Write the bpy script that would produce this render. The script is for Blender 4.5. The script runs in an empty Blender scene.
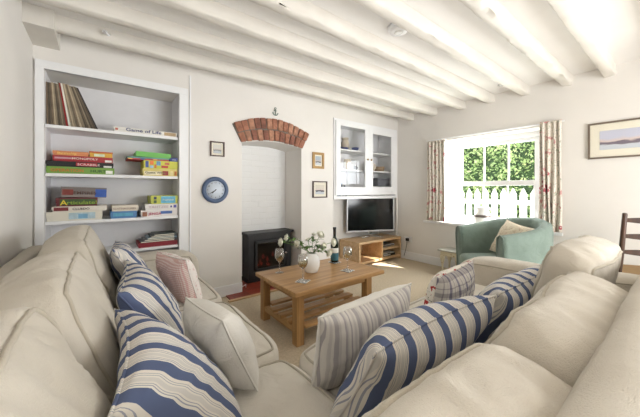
import bpy, bmesh, math, random
from mathutils import Vector, Matrix, noise
V = Vector
C = bpy.context.scene.collection
S = bpy.context.scene
PI = math.pi
random.seed(7)

# ---------------------------------------------------------------- camera
cam = bpy.data.objects.new('camera', bpy.data.cameras.new('camera'))
C.objects.link(cam)
cam.location = (0, 0, 1.2)
cam.rotation_euler = (PI / 2, 0, -math.atan(220 / 284.5))
cam.data.sensor_width = 36
cam.data.lens = 36 * 284.5 / 640
cam.data.shift_y = -18.5 / 640
cam.data.clip_start = 0.02
S.camera = cam

# ---------------------------------------------------------------- world, sun, area lights, exposure
w = bpy.data.worlds.new('world'); S.world = w; w.use_nodes = True
bg = w.node_tree.nodes['Background']
bg.inputs[0].default_value = (0.86, 0.93, 1.0, 1)
bg.inputs[1].default_value = 4.8

def sunlamp(direction, energy, angle=0.6):
    l = bpy.data.lights.new('sun', 'SUN'); l.energy = energy; l.angle = math.radians(angle); l.color = (1, .95, .86)
    o = bpy.data.objects.new('sun', l); C.objects.link(o)
    o.rotation_euler = V(direction).to_track_quat('-Z', 'Y').to_euler(); o.location = (8, -4, 8)
def area(loc, direction, sx, sy, energy, color=(1, 1, 1)):
    l = bpy.data.lights.new('area_light', 'AREA'); l.shape = 'RECTANGLE'; l.size = sx; l.size_y = sy
    l.energy = energy; l.color = color
    o = bpy.data.objects.new('area_light', l); C.objects.link(o)
    o.rotation_euler = V(direction).to_track_quat('-Z', 'Y').to_euler(); o.location = loc
sunlamp((-.42, .74, -.74), 15.0)
area((2.2, -1.95, 1.15), (-.42, 1, 0.04), 3.0, 1.4, 132, (.955, .975, 1))  # added fill behind the camera, in place of bounced flash
area((1.9, 1.2, .95), (0.0, .15, 1), 1.6, 1.4, 4, (.95, .97, 1))  # added uplight to brighten the ceiling, no lamp stands here
area((4.66, 1.68, 1.40), (-1, .12, -.12), 1.25, 1.15, 34, (.93, .97, 1))  # added outside the pane to strengthen the window daylight
S.view_settings.view_transform = 'Standard'
S.view_settings.look = 'None'
S.view_settings.exposure = 0.50
S.view_settings.gamma = 1
S.view_settings.use_curve_mapping = False

# ---------------------------------------------------------------- materials
def sc(c):
    return tuple(((v / 255) / 12.92 if v / 255 <= .04045 else ((v / 255 + .055) / 1.055) ** 2.4) for v in c) + (1,)
class N:
    def __init__(s, name):
        s.m = bpy.data.materials.new(name); s.m.use_nodes = True
        s.t = s.m.node_tree; s.p = s.t.nodes['Principled BSDF']
    def n(s, ty, **k):
        x = s.t.nodes.new(ty)
        for a, b in k.items():
            if isinstance(a, str) and a.startswith('i_'):
                x.inputs[a[2:].replace('_', ' ')].default_value = b
            else: setattr(x, a, b)
        return x
    def l(s, a, b): s.t.links.new(a, b)
    def coord(s, scale=(1, 1, 1), rot=(0, 0, 0)):
        tc = s.n('ShaderNodeTexCoord'); mp = s.n('ShaderNodeMapping')
        mp.inputs['Scale'].default_value = scale; mp.inputs['Rotation'].default_value = rot
        s.l(tc.outputs['Object'], mp.inputs[0]); return mp.outputs[0]
    def ramp(s, fac, stops, interp='LINEAR'):
        r = s.n('ShaderNodeValToRGB'); r.color_ramp.interpolation = interp
        e = r.color_ramp.elements
        while len(e) < len(stops): e.new(0.5)
        for i, (p, c) in enumerate(stops):
            e[i].position = p; e[i].color = c
        s.l(fac, r.inputs[0]); return r.outputs[0]
    def bump(s, h, strength, dist=.01):
        b = s.n('ShaderNodeBump'); b.inputs['Strength'].default_value = strength; b.inputs['Distance'].default_value = dist
        s.l(h, b.inputs['Height']); s.l(b.outputs[0], s.p.inputs['Normal'])
def plain(name, c, rough=.6, metal=0, var=.06, scale=8, bump=.15, bscale=60, spec=.5, cscale=(1, 1, 1)):
    a = N(name); p = a.p
    p.inputs['Roughness'].default_value = rough; p.inputs['Metallic'].default_value = metal
    p.inputs['Specular IOR Level'].default_value = spec
    co = a.coord(cscale); nz = a.n('ShaderNodeTexNoise'); nz.inputs['Scale'].default_value = scale
    nz.inputs['Detail'].default_value = 4; a.l(co, nz.inputs[0])
    c0 = sc(c); lo = tuple(x * (1 - var) for x in c0[:3]) + (1,); hi = tuple(min(1, x * (1 + var)) for x in c0[:3]) + (1,)
    a.l(a.ramp(nz.outputs[0], [(.35, lo), (.65, hi)]), p.inputs['Base Color'])
    if bump:
        n2 = a.n('ShaderNodeTexNoise'); n2.inputs['Scale'].default_value = bscale; n2.inputs['Detail'].default_value = 3
        a.l(co, n2.inputs[0]); a.bump(n2.outputs[0], bump, .004)
    return a.m
def cloth(name, c, c2=None, rough=.9, weave=420, var=.05):
    a = N(name); p = a.p; p.inputs['Roughness'].default_value = rough
    p.inputs['Specular IOR Level'].default_value = .15
    p.inputs['Sheen Weight'].default_value = .15
    co = a.coord(); nz = a.n('ShaderNodeTexNoise'); nz.inputs['Scale'].default_value = 5; nz.inputs['Detail'].default_value = 5
    a.l(co, nz.inputs[0])
    c0 = sc(c); c1 = sc(c2) if c2 else tuple(x * (1 - var * 2) for x in c0[:3]) + (1,)
    a.l(a.ramp(nz.outputs[0], [(.3, c1), (.62, c0)]), p.inputs['Base Color'])
    n2 = a.n('ShaderNodeTexNoise'); n2.inputs['Scale'].default_value = 9; n2.inputs['Detail'].default_value = 7; n2.inputs['Distortion'].default_value = 1.4
    a.l(co, n2.inputs[0])
    n3 = a.n('ShaderNodeTexNoise'); n3.inputs['Scale'].default_value = weave; a.l(co, n3.inputs[0])
    ad = a.n('ShaderNodeMath', operation='MULTIPLY_ADD'); a.l(n3.outputs[0], ad.inputs[0]); ad.inputs[1].default_value = .25
    a.l(n2.outputs[0], ad.inputs[2]); a.bump(ad.outputs[0], .55, .02)
    return a.m
def striped(name, stops, period, axis=0, cross=None, wob=.012):
    a = N(name); p = a.p; p.inputs['Roughness'].default_value = .9; p.inputs['Specular IOR Level'].default_value = .15
    co = a.coord(); sp = a.n('ShaderNodeSeparateXYZ'); a.l(co, sp.inputs[0])
    nz = a.n('ShaderNodeTexNoise'); nz.inputs['Scale'].default_value = 4; nz.inputs['Detail'].default_value = 0; a.l(co, nz.inputs[0])
    def band(ax, per, st):
        m0 = a.n('ShaderNodeMath', operation='MULTIPLY_ADD'); a.l(nz.outputs[0], m0.inputs[0]); m0.inputs[1].default_value = wob
        a.l(sp.outputs[ax], m0.inputs[2])
        m1 = a.n('ShaderNodeMath', operation='MULTIPLY'); a.l(m0.outputs[0], m1.inputs[0]); m1.inputs[1].default_value = 1 / per
        m2 = a.n('ShaderNodeMath', operation='FRACT'); a.l(m1.outputs[0], m2.inputs[0])
        return a.ramp(m2.outputs[0], st, 'CONSTANT')
    col = band(axis, period, stops)
    if cross:
        mx = a.n('ShaderNodeMixRGB', blend_type='MULTIPLY'); mx.inputs[0].default_value = 1
        a.l(col, mx.inputs[1]); a.l(band(cross[0], cross[1], cross[2]), mx.inputs[2]); col = mx.outputs[0]
    a.l(col, p.inputs['Base Color'])
    n2 = a.n('ShaderNodeTexNoise'); n2.inputs['Scale'].default_value = 22; n2.inputs['Detail'].default_value = 5
    a.l(co, n2.inputs[0]); a.bump(n2.outputs[0], .4, .006)
    return a.m
def wood(name, c1, c2, axis=0, rough=.35, scale=1.0):
    a = N(name); p = a.p; p.inputs['Roughness'].default_value = rough
    s = [26 * scale] * 3; s[axis] = 1.6 * scale
    co = a.coord(tuple(s)); nz = a.n('ShaderNodeTexNoise'); nz.inputs['Scale'].default_value = 1.0
    nz.inputs['Detail'].default_value = 7; nz.inputs['Distortion'].default_value = .6; a.l(co, nz.inputs[0])
    a.l(a.ramp(nz.outputs[0], [(.3, sc(c1)), (.7, sc(c2))]), p.inputs['Base Color'])
    a.bump(nz.outputs[0], .12, .004)
    return a.m
def clear(name, tint=(1, 1, 1, 1), gloss=.015, rough=.0, edge=.05):
    a = N(name); a.t.nodes.remove(a.p)
    tr = a.n('ShaderNodeBsdfTransparent'); tr.inputs[0].default_value = tint
    gl = a.n('ShaderNodeBsdfGlossy'); gl.inputs['Roughness'].default_value = rough
    lw = a.n('ShaderNodeLayerWeight'); lw.inputs[0].default_value = .35
    ma = a.n('ShaderNodeMath', operation='MULTIPLY_ADD'); a.l(lw.outputs['Facing'], ma.inputs[0]); ma.inputs[1].default_value = edge; ma.inputs[2].default_value = gloss
    mx = a.n('ShaderNodeMixShader'); a.l(ma.outputs[0], mx.inputs[0]); a.l(tr.outputs[0], mx.inputs[1]); a.l(gl.outputs[0], mx.inputs[2])
    a.l(mx.outputs[0], a.t.nodes['Material Output'].inputs[0])
    return a.m
def glow(name, c, strength):
    a = N(name); a.p.inputs['Base Color'].default_value = sc(c)
    a.p.inputs['Emission Color'].default_value = sc(c); a.p.inputs['Emission Strength'].default_value = strength
    return a.m

M = {}
M['plaster'] = plain('warm_white_plaster', (232, 228, 222), .85, var=.02, scale=2, bump=.35, bscale=9, spec=.2)
M['ceil'] = plain('ceiling_plaster', (233, 230, 226), .85, var=.02, scale=2, bump=.3, bscale=11, spec=.2)
M['beam'] = plain('painted_beam', (222, 217, 208), .7, var=.03, scale=5, bump=.5, bscale=14, spec=.3)
M['gloss'] = plain('white_gloss_paint', (240, 240, 240), .4, var=.01, bump=.05)
M['alcove'] = plain('alcove_paint', (232, 231, 232), .7, var=.02, bump=.1)
M['carpet'] = plain('beige_carpet', (199, 183, 158), .95, var=.10, scale=60, bump=.6, bscale=500, spec=.1)
M['linen'] = cloth('cream_linen', (208, 200, 186), (198, 189, 174))
M['linen_seat'] = cloth('cream_linen_seat', (222, 215, 203), (213, 205, 191))
M['pipe'] = cloth('cream_piping', (192, 183, 166))  # crease shade put into the colour, darker than the real piping
M['white_cloth'] = cloth('white_cotton', (234, 230, 222))
M['sage'] = cloth('sage_cotton', (133, 149, 139), (118, 134, 124))
M['oak'] = wood('oak_x', (162, 120, 74), (202, 160, 108), 0)
M['oakz'] = wood('oak_z', (158, 116, 70), (198, 156, 104), 2)
M['oaky'] = wood('oak_y', (158, 116, 70), (198, 156, 104), 1)
M['lightoak'] = wood('light_oak', (196, 158, 114), (222, 190, 148), 0, .4)
M['darkwood'] = wood('dark_wood', (48, 32, 24), (84, 58, 44), 2, .4)
M['black'] = plain('black_paint', (30, 30, 32), .45, bump=.1)
M['blackgloss'] = plain('black_gloss', (8, 8, 9), .08, bump=0)
M['screen'] = plain('tv_screen', (10, 11, 13), .12, bump=0)
M['silver'] = plain('silver_plastic', (205, 205, 208), .3, .2, bump=0)
M['chrome'] = plain('chrome', (220, 220, 222), .12, 1, bump=0)
M['brass'] = plain('brass', (150, 120, 70), .35, 1, bump=0)
M['ceramic'] = plain('white_ceramic', (240, 239, 234), .25, var=.01, bump=.05)
M['blue'] = plain('blue_enamel', (76, 96, 128), .4, bump=.1)
M['navy'] = plain('navy_glaze', (52, 66, 120), .3, bump=0)
M['glass'] = clear('clear_glass')
M['pane'] = clear('window_pane', gloss=.01)
M['wineglass'] = clear('wine_glass', (.975, .98, .98, 1), .16, edge=.8)
M['wine'] = clear('white_wine', (.95, .88, .66, 1), .06)
M['bottle'] = plain('dark_green_glass', (28, 38, 22), .06, bump=0)
M['teal_label'] = plain('teal_label', (58, 108, 122), .5, bump=0)
M['leaf'] = plain('flower_leaf', (92, 128, 62), .55, var=.3, scale=30)
M['stem'] = plain('flower_stem', (104, 140, 70), .55)
M['petal'] = plain('cream_petal', (244, 242, 226), .6, var=.04)
M['picket'] = plain('picket_paint', (245, 245, 245), .6, bump=.1)
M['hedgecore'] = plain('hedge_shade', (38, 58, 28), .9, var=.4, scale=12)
M['grass'] = plain('garden_ground', (150, 160, 120), .95, var=.2)
M['paper'] = plain('cream_mount', (236, 230, 212), .8, var=.01, bump=0)
M['frame_dark'] = wood('dark_frame_wood', (66, 44, 36), (92, 64, 50), 0)
M['frame_taupe'] = plain('taupe_frame', (116, 102, 88), .5)
M['gilt'] = plain('gilt_frame', (166, 132, 82), .4, .3, bump=.3)
M['quarry'] = None

def tiles():
    a = N('red_quarry_tiles'); a.p.inputs['Roughness'].default_value = .35
    co = a.coord(); b = a.n('ShaderNodeTexBrick'); a.l(co, b.inputs[0])
    b.offset = 0; b.inputs['Scale'].default_value = 1; b.inputs['Brick Width'].default_value = .17; b.inputs['Row Height'].default_value = .17
    b.inputs['Mortar Size'].default_value = .003
    b.inputs['Color1'].default_value = sc((150, 62, 42)); b.inputs['Color2'].default_value = sc((128, 48, 36)); b.inputs['Mortar'].default_value = sc((84, 50, 42))
    a.l(b.outputs[0], a.p.inputs['Base Color']); return a.m
M['quarry'] = tiles()
def whitebrick():
    a = N('painted_brick'); a.p.inputs['Roughness'].default_value = .6
    co = a.coord(rot=(PI / 2, 0, 0)); b = a.n('ShaderNodeTexBrick'); a.l(co, b.inputs[0])
    b.inputs['Scale'].default_value = 1; b.inputs['Brick Width'].default_value = .235; b.inputs['Row Height'].default_value = .08
    b.inputs['Mortar Size'].default_value = .006; b.inputs['Mortar Smooth'].default_value = .6
    for k in ('Color1', 'Color2', 'Mortar'): b.inputs[k].default_value = sc((238, 238, 236))
    inv = a.n('ShaderNodeMath', operation='SUBTRACT'); inv.inputs[0].default_value = 1; a.l(b.outputs['Fac'], inv.inputs[1])
    a.l(b.outputs[0], a.p.inputs['Base Color']); a.bump(inv.outputs[0], .5, .006); return a.m
M['whitebrick'] = whitebrick()
def brick(name, c1, c2):
    return plain(name, c1, .9, var=.25, scale=22, bump=.9, bscale=45)
M['brick'] = [brick('brick_a', (158, 108, 86), 0), brick('brick_b', (138, 92, 76), 0), brick('brick_c', (172, 126, 102), 0)]
M['mortar'] = plain('grey_mortar', (112, 106, 98), .95, var=.2, scale=40, bump=.8)
def floral(name, base, spots, scale=14, size=.33):
    a = N(name); a.p.inputs['Roughness'].default_value = .9; a.p.inputs['Specular IOR Level'].default_value = .1
    co = a.coord(); col = None
    last = sc(base)
    nz = a.n('ShaderNodeTexNoise'); nz.inputs['Scale'].default_value = scale * 2.2; a.l(co, nz.inputs[0])
    for i, (c, f, th) in enumerate(spots):
        v = a.n('ShaderNodeTexVoronoi'); v.inputs['Scale'].default_value = scale * f; v.inputs['Randomness'].default_value = 1
        mp = a.n('ShaderNodeVectorMath', operation='ADD'); a.l(co, mp.inputs[0]); mp.inputs[1].default_value = (i * 3.1, i * 1.7, i)
        ad = a.n('ShaderNodeMixRGB'); ad.inputs[0].default_value = .12; a.l(mp.outputs[0], ad.inputs[1]); a.l(nz.outputs[1], ad.inputs[2])
        a.l(ad.outputs[0], v.inputs[0])
        lt = a.n('ShaderNodeMath', operation='LESS_THAN'); a.l(v.outputs['Distance'], lt.inputs[0]); lt.inputs[1].default_value = th
        mx = a.n('ShaderNodeMixRGB'); a.l(lt.outputs[0], mx.inputs[0])
        if col is None: mx.inputs[1].default_value = last
        else: a.l(col, mx.inputs[1])
        mx.inputs[2].default_value = sc(c); col = mx.outputs[0]
    a.l(col, a.p.inputs['Base Color']); return a
ca = floral('floral_curtain', (232, 224, 212), [((182, 186, 166), 2.2, .26), ((196, 190, 178), 3.4, .22), ((210, 160, 156), .9, .24), ((176, 84, 96), .55, .20)], 11)
M['curtain'] = ca.m
M['floral_small'] = floral('cream_floral', (228, 218, 196), [((190, 166, 136), 1.5, .32), ((206, 176, 158), 1, .22)], 22).m
M['floral_red'] = floral('red_floral', (232, 226, 216), [((176, 60, 60), 1, .30), ((120, 130, 110), 1.6, .2)], 16).m
M['floral_pink'] = floral('pale_pink_floral', (236, 228, 222), [((222, 196, 192), 1, .26), ((205, 205, 198), 1.4, .2)], 18).m
CR = sc((222, 216, 206)); BL = sc((92, 103, 134)); GR = sc((156, 158, 168)); CW = sc((206, 202, 196))
M['stripe_blue'] = striped('blue_stripe', [(0, BL), (.40, CR), (.46, GR), (.485, CR), (.53, GR), (.55, CR), (.60, CW), (.74, CR), (.80, GR), (.82, CR), (.87, GR), (.89, CR)], .084, wob=.02)
G1 = sc((176, 170, 170)); G2 = sc((200, 195, 190)); G3 = sc((216, 211, 204))
M['stripe_grey'] = striped('grey_stripe', [(0, G1), (.16, G3), (.24, G2), (.34, G3), (.44, G1), (.5, G3), (.6, G2), (.66, G1), (.74, G3), (.9, G2)], .10)
W1 = (1, 1, 1, 1); W2 = sc((212, 210, 214))
M['plaid'] = striped('grey_plaid', [(0, sc((150, 146, 158))), (.22, G3), (.34, G2), (.42, G3), (.62, G1), (.7, G3)], .085, cross=(1, .08, [(0, W2), (.3, W1), (.55, W2), (.62, W1)]))
M['gingham'] = striped('pink_gingham', [(0, sc((230, 198, 194))), (.5, sc((240, 228, 222)))], .013, cross=(1, .013, [(0, sc((240, 220, 216))), (.5, W1)]))

# ---------------------------------------------------------------- geometry helpers
class MB:
    def __init__(s): s.v = []; s.f = []; s.mi = []; s.sm = []
    def add(s, vs, fs, mi=0, smooth=False):
        o = len(s.v); s.v += [V(x) for x in vs]
        for f in fs: s.f.append([i + o for i in f]); s.mi.append(mi); s.sm.append(smooth)
        return s
    def box(s, a, b, bev=0, mi=0, T=None):
        bm = bmesh.new(); r = bmesh.ops.create_cube(bm, size=1)
        a = V(a); b = V(b); c = (a + b) / 2; d = b - a
        for v in bm.verts: v.co = V((v.co.x * abs(d.x), v.co.y * abs(d.y), v.co.z * abs(d.z))) + c
        if bev: bmesh.ops.bevel(bm, geom=bm.edges[:], offset=bev, segments=2, affect='EDGES', profile=.7)
        if T is not None: bmesh.ops.transform(bm, matrix=T, verts=bm.verts)
        bm.verts.index_update()
        s.add([v.co.copy() for v in bm.verts], [[v.index for v in f.verts] for f in bm.faces], mi); bm.free(); return s
    def lathe(s, c, prof, n=24, mi=0, axis='z', T=None):
        vs = []; fs = []
        for r, z in prof:
            for k in range(n):
                a = 2 * PI * k / n
                p = V((r * math.cos(a), r * math.sin(a), z))
                if axis == 'y': p = V((p.x, -p.z, p.y))
                if axis == 'x': p = V((p.z, p.x, p.y))
                if T is not None: p = T @ p
                vs.append(p + V(c))
        m = len(prof)
        for i in range(m - 1):
            for k in range(n):
                k2 = (k + 1) % n
                fs.append([i * n + k, i * n + k2, (i + 1) * n + k2, (i + 1) * n + k])
        if prof[0][0] > 1e-4: fs.append(list(range(n))[::-1])
        if prof[-1][0] > 1e-4: fs.append([(m - 1) * n + k for k in range(n)])
        return s.add(vs, fs, mi, True)
    def tube(s, pts, r, n=8, mi=0, cyc=False):
        pts = [V(p) for p in pts]; m = len(pts); vs = []; fs = []
        up = V((0, 0, 1))
        for i, p in enumerate(pts):
            if cyc: t = pts[(i + 1) % m] - pts[i - 1]
            else: t = pts[min(i + 1, m - 1)] - pts[max(i - 1, 0)]
            if t.length < 1e-9: t = V((0, 0, 1))
            t.normalize()
            a = t.cross(up)
            if a.length < .05: a = t.cross(V((1, 0, 0)))
            a.normalize(); b = t.cross(a)
            rr = r[i] if isinstance(r, (list, tuple)) else r
            for k in range(n):
                th = 2 * PI * k / n; vs.append(p + a * rr * math.cos(th) + b * rr * math.sin(th))
        for i in range(m if cyc else m - 1):
            j = (i + 1) % m
            for k in range(n):
                k2 = (k + 1) % n; fs.append([i * n + k, i * n + k2, j * n + k2, j * n + k])
        if not cyc: fs.append(list(range(n))); fs.append([(m - 1) * n + k for k in range(n)][::-1])
        return s.add(vs, fs, mi, True)
    def build(s, name, mats, parent=None, mat4=None, smooth=None):
        if not isinstance(mats, (list, tuple)): mats = [mats]
        vs = s.v; loc = V((0, 0, 0))
        ploc = V(parent['_w']) if parent is not None else V((0, 0, 0))
        if mat4 is None:
            if parent is None:
                mn = V([min(v[i] for v in vs) for i in range(3)]); mx = V([max(v[i] for v in vs) for i in range(3)])
                loc = V(((mn.x + mx.x) / 2, (mn.y + mx.y) / 2, mn.z)); vs = [v - loc for v in vs]
            else: vs = [v - ploc for v in vs]
        me = bpy.data.meshes.new(name); me.from_pydata([tuple(v) for v in vs], [], s.f)
        for m_ in mats: me.materials.append(m_)
        for i, p in enumerate(me.polygons):
            p.material_index = s.mi[i]; p.use_smooth = s.sm[i] if smooth is None else smooth
        bm = bmesh.new(); bm.from_mesh(me); bmesh.ops.recalc_face_normals(bm, faces=bm.faces[:]); bm.to_mesh(me); bm.free()
        me.update()
        o = bpy.data.objects.new(name, me); C.objects.link(o)
        if mat4 is not None:
            o.matrix_basis = Matrix.Translation(-ploc) @ mat4; o['_w'] = tuple(ploc if parent else mat4.translation)
            if parent is None: o['_w'] = tuple(mat4.translation)
        else:
            o.location = loc if parent is None else (0, 0, 0)
            o['_w'] = tuple(loc) if parent is None else tuple(ploc)
        if parent is not None: o.parent = parent
        return o
def thing(name, loc, label=None, cat=None, group=None):
    o = bpy.data.objects.new(name, None); C.objects.link(o); o.location = loc; o['_w'] = tuple(loc); o.empty_display_size = .1
    return tag(o, label, cat, group)
def tag(o, label=None, cat=None, group=None, kind=None):
    if label: o['label'] = label
    if cat: o['category'] = cat
    if group: o['group'] = group
    if kind: o['kind'] = kind
    return o
def struct(o): o['kind'] = 'structure'; return o
def copy_tree(o, delta, parent=None):
    c = o.copy(); C.objects.link(c)
    if parent is None:
        c.location = V(o.location) + V(delta)
    else: c.parent = parent
    c['_w'] = tuple(V(o['_w']) + V(delta))
    for ch in [x for x in bpy.data.objects if x.parent == o]: copy_tree(ch, delta, c)
    return c
def frame4(c, ax, ay):
    ax = V(ax).normalized(); ay = V(ay); ay = (ay - ax * ay.dot(ax)).normalized(); az = ax.cross(ay)
    m = Matrix.Identity(4)
    for i, a in enumerate((ax, ay, az)):
        for j in range(3): m[j][i] = a[j]
    m.translation = V(c); return m
def text_part(txt, size, c, ax, ay, mat, parent, depth=.001, name='lettering', sx=1.0, align='LEFT'):
    cu = bpy.data.curves.new('lettering', 'FONT'); cu.body = txt; cu.size = size; cu.extrude = depth; cu.align_x = align; cu.resolution_u = 3
    cu.offset = size * .012
    t = bpy.data.objects.new('tmp', cu); C.objects.link(t)
    dg = bpy.context.evaluated_depsgraph_get(); me = bpy.data.meshes.new_from_object(t.evaluated_get(dg))
    bpy.data.objects.remove(t)
    for v in me.vertices: v.co.x *= sx
    me.materials.clear(); me.materials.append(mat)
    o = bpy.data.objects.new(name, me); C.objects.link(o); o.parent = parent
    o.matrix_basis = Matrix.Translation(-V(parent['_w'])) @ frame4(c, ax, ay); o['_w'] = parent['_w']
    return o

# soft rounded box: one map used by surface and piping
def cushion_map(w_, d_, h_, puff, nexp, wr, seed):
    def f(x, y, z):
        r = (abs(x) ** nexp + abs(y) ** nexp + abs(z) ** nexp) ** (1 / nexp)
        m = max(abs(x), abs(y), abs(z)); k = m / r if r > 0 else 1
        X, Y, Z = x * k, y * k, z * k
        bx_ = max(0, 1 - x * x); by = max(0, 1 - y * y); bz = max(0, 1 - z * z)
        p = V((w_ / 2 * X * (1 + .05 * by * bz), d_ / 2 * Y * (1 + .07 * bx_ * bz), h_ / 2 * Z * (1 + puff * bx_ * by)))
        if wr:
            q = V((p.x * 4 + seed, p.y * 4, p.z * 5)); q2 = V((p.x * 13 + p.y * 5, p.y * 6 - seed, p.z * 9 + seed))
            n1 = noise.noise(q) * wr; n2 = (1 - abs(noise.noise(q2)) * 2.4) * wr * .55
            d = V((X / w_, Y / d_, Z / h_)); 
            if d.length > 1e-6: p += d.normalized() * (n1 + n2 * .8)
        return p
    return f
def cushion(name, M4, w_, d_, h_, mat, parent, puff=.25, nexp=7, wr=.008, seed=0, pipe=True, n=34, nh=10, warp=None):
    f0 = cushion_map(w_, d_, h_, puff, nexp, wr, seed)
    f = (lambda x, y, z: warp(f0(x, y, z), x, y, z)) if warp else f0
    mb = MB()
    def side(fn, a, b):
        vs = []; fs = []
        for i in range(a + 1):
            for j in range(b + 1): vs.append(fn(-1 + 2 * i / a, -1 + 2 * j / b))
        for i in range(a):
            for j in range(b):
                k = i * (b + 1) + j; fs.append([k, k + b + 1, k + b + 2, k + 1])
        mb.add(vs, fs, 0, True)
    for sgn in (-1, 1):
        side(lambda u, v: f(u, v, sgn), n, n)
        side(lambda u, v: f(u, sgn, v), n, nh)
        side(lambda u, v: f(sgn, u, v), n, nh)
    o = mb.build(name, mat, parent, M4)
    bm = bmesh.new(); bm.from_mesh(o.data); bmesh.ops.remove_doubles(bm, verts=bm.verts, dist=1e-5)
    bmesh.ops.recalc_face_normals(bm, faces=bm.faces[:])
    for fc in bm.faces: fc.smooth = True
    bm.to_mesh(o.data); bm.free()
    if pipe:
        pm = MB()
        for sz in (-1, 1):
            pts = []
            for k in range(40): pts.append(f(-1 + 2 * k / 40, -1, sz))
            for k in range(40): pts.append(f(1, -1 + 2 * k / 40, sz))
            for k in range(40): pts.append(f(1 - 2 * k / 40, 1, sz))
            for k in range(40): pts.append(f(-1, 1 - 2 * k / 40, sz))
            pm.tube([p * 1.004 for p in pts], .006, 6, cyc=True)
        po = pm.build('piping', M['pipe'], None, Matrix.Identity(4)); po.parent = o; po.matrix_basis = Matrix.Identity(4)
    return o
def pillow(name, M4, w_, h_, t_, mats, parent=None, seed=0, bend=0., wr=.008, front_mat=None, n=60, slump=0.):
    mb = MB()
    def P(u, v, sgn):
        e = (max(0, 1 - abs(u) ** 3.2) * max(0, 1 - abs(v) ** 3.2)) ** .5
        x = w_ / 2 * u * (1 - .075 * (1 - v * v)); y = h_ / 2 * v * (1 - .075 * (1 - u * u))
        z = sgn * t_ / 2 * e
        q = V((x * 6 + seed, y * 6, seed + sgn * .3)); q2 = V((x * 9 - seed, y * 16 + x * 8, seed))
        z += (noise.noise(q) * wr * 1.6 + (1 - 2.5 * abs(noise.noise(q2))) * wr * .5) * min(1, e * 2)
        z += bend * (1 - u * u) + slump * v * v
        y -= abs(slump) * .3 * (1 - u * u) * (v > 0) * v
        return V((x, y, z))
    for sgn, mi in ((1, 0), (-1, 1 if len(mats) > 1 else 0)):
        vs = []; fs = []
        for i in range(n + 1):
            for j in range(n + 1): vs.append(P(-1 + 2 * i / n, -1 + 2 * j / n, sgn))
        for i in range(n):
            for j in range(n):
                k = i * (n + 1) + j; fs.append([k, k + n + 1, k + n + 2, k + 1])
        mb.add(vs, fs, mi, True)
    o = mb.build(name, mats, parent, M4)
    bm = bmesh.new(); bm.from_mesh(o.data); bmesh.ops.remove_doubles(bm, verts=bm.verts, dist=1e-5)
    bmesh.ops.recalc_face_normals(bm, faces=bm.faces[:]); bm.to_mesh(o.data); bm.free()
    pm = MB(); pts = []
    for k in range(n): pts.append(P(-1 + 2 * k / n, -1, 0))
    for k in range(n): pts.append(P(1, -1 + 2 * k / n, 0))
    for k in range(n): pts.append(P(1 - 2 * k / n, 1, 0))
    for k in range(n): pts.append(P(-1, 1 - 2 * k / n, 0))
    pm.tube(pts, .004, 6, cyc=True)
    po = pm.build('seam', mats[0] if front_mat is None else front_mat, None, Matrix.Identity(4)); po.parent = o; po.matrix_basis = Matrix.Identity(4)
    return o

# ================================================================ SETTING
YB, XR, XL, ZC, YN = 3.2, 4.24, -.425, 2.5, -2.2
T_ = .7
struct(MB().box((XL - .1, YN, -.1), (XR, YB + T_, 0)).build('floor', M['carpet']))
struct(MB().box((XL - .1, YN - .1, ZC), (XR + .25, YB + T_, ZC + .1)).build('ceiling', M['ceil']))
struct(MB().box((XL - .1, YN, 0), (XL, YB + T_, ZC)).build('wall_left', M['plaster']))
struct(MB().box((XL - .1, YN - .1, 0), (XR + .25, YN, ZC)).build('wall_rear', M['plaster']))
AX0, AX1, AZ = -.358, .641, 2.183
FX0, FX1, FZ = 1.315, 2.156, 1.70
TX0, TX1, TZ = 2.72, 4.21, 2.27
wb = MB(); Y2 = YB + T_
for x0, x1 in ((XL, AX0), (AX1, FX0), (FX1, TX0), (TX1, XR)): wb.box((x0, YB, 0), (x1, Y2, ZC))
wb.box((AX0, YB, AZ), (AX1, Y2, ZC)); wb.box((TX0, YB, TZ), (TX1, Y2, ZC))
wb.box((AX0, YB + .36, 0), (AX1, Y2, AZ)); wb.box((TX0, YB + .42, 0), (TX1, Y2, TZ))
# arched head over the fire recess
n = 20; vs = []; fs = []
for i in range(n + 1):
    t = i / n; x = FX0 + (FX1 - FX0) * t; z = 1.757 + .05 * (1 - (2 * t - 1) ** 2)
    for y in (YB, Y2): vs += [(x, y, z), (x, y, ZC)]
for i in range(n):
    a = i * 4; b = a + 4
    fs += [[a, b, b + 1, a + 1], [a + 2, a + 3, b + 3, b + 2], [a, a + 2, b + 2, b]]
wb.add(vs, fs)
struct(wb.build('wall_back', M['plaster']))
struct(MB().box((FX0, YB + .43, 0), (FX1, YB + .47, 1.8)).build('wall_fireplace', M['whitebrick']))
# window wall
WY0, WY1, WZ0, WZ1 = 1.0, 2.35, .70, 1.965
wr_ = MB(); XO = XR + .34
wr_.box((XR, YN, 0), (XO, WY0, ZC)); wr_.box((XR, WY1, 0), (XO, Y2, ZC))
wr_.box((XR, WY0, 0), (XO, WY1, WZ0)); wr_.box((XR, WY0, WZ1), (XO, WY1, ZC))
struct(wr_.build('wall_right', M['plaster']))
# skirting
def skirt(name, a, b):
    mb = MB(); mb.box(a, b, .004); struct(mb.build(name, M['gloss']))
skirt('baseboard_back', (AX1 + .08, YB - .018, 0), (FX0, YB, .12))
skirt('baseboard_back', (FX1, YB - .018, 0), (TX0, YB, .12))
skirt('baseboard_right', (XR - .018, YN, 0), (XR, YB, .13))
skirt('baseboard_left', (XL, YN, 0), (XL + .018, YB, .13))
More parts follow.
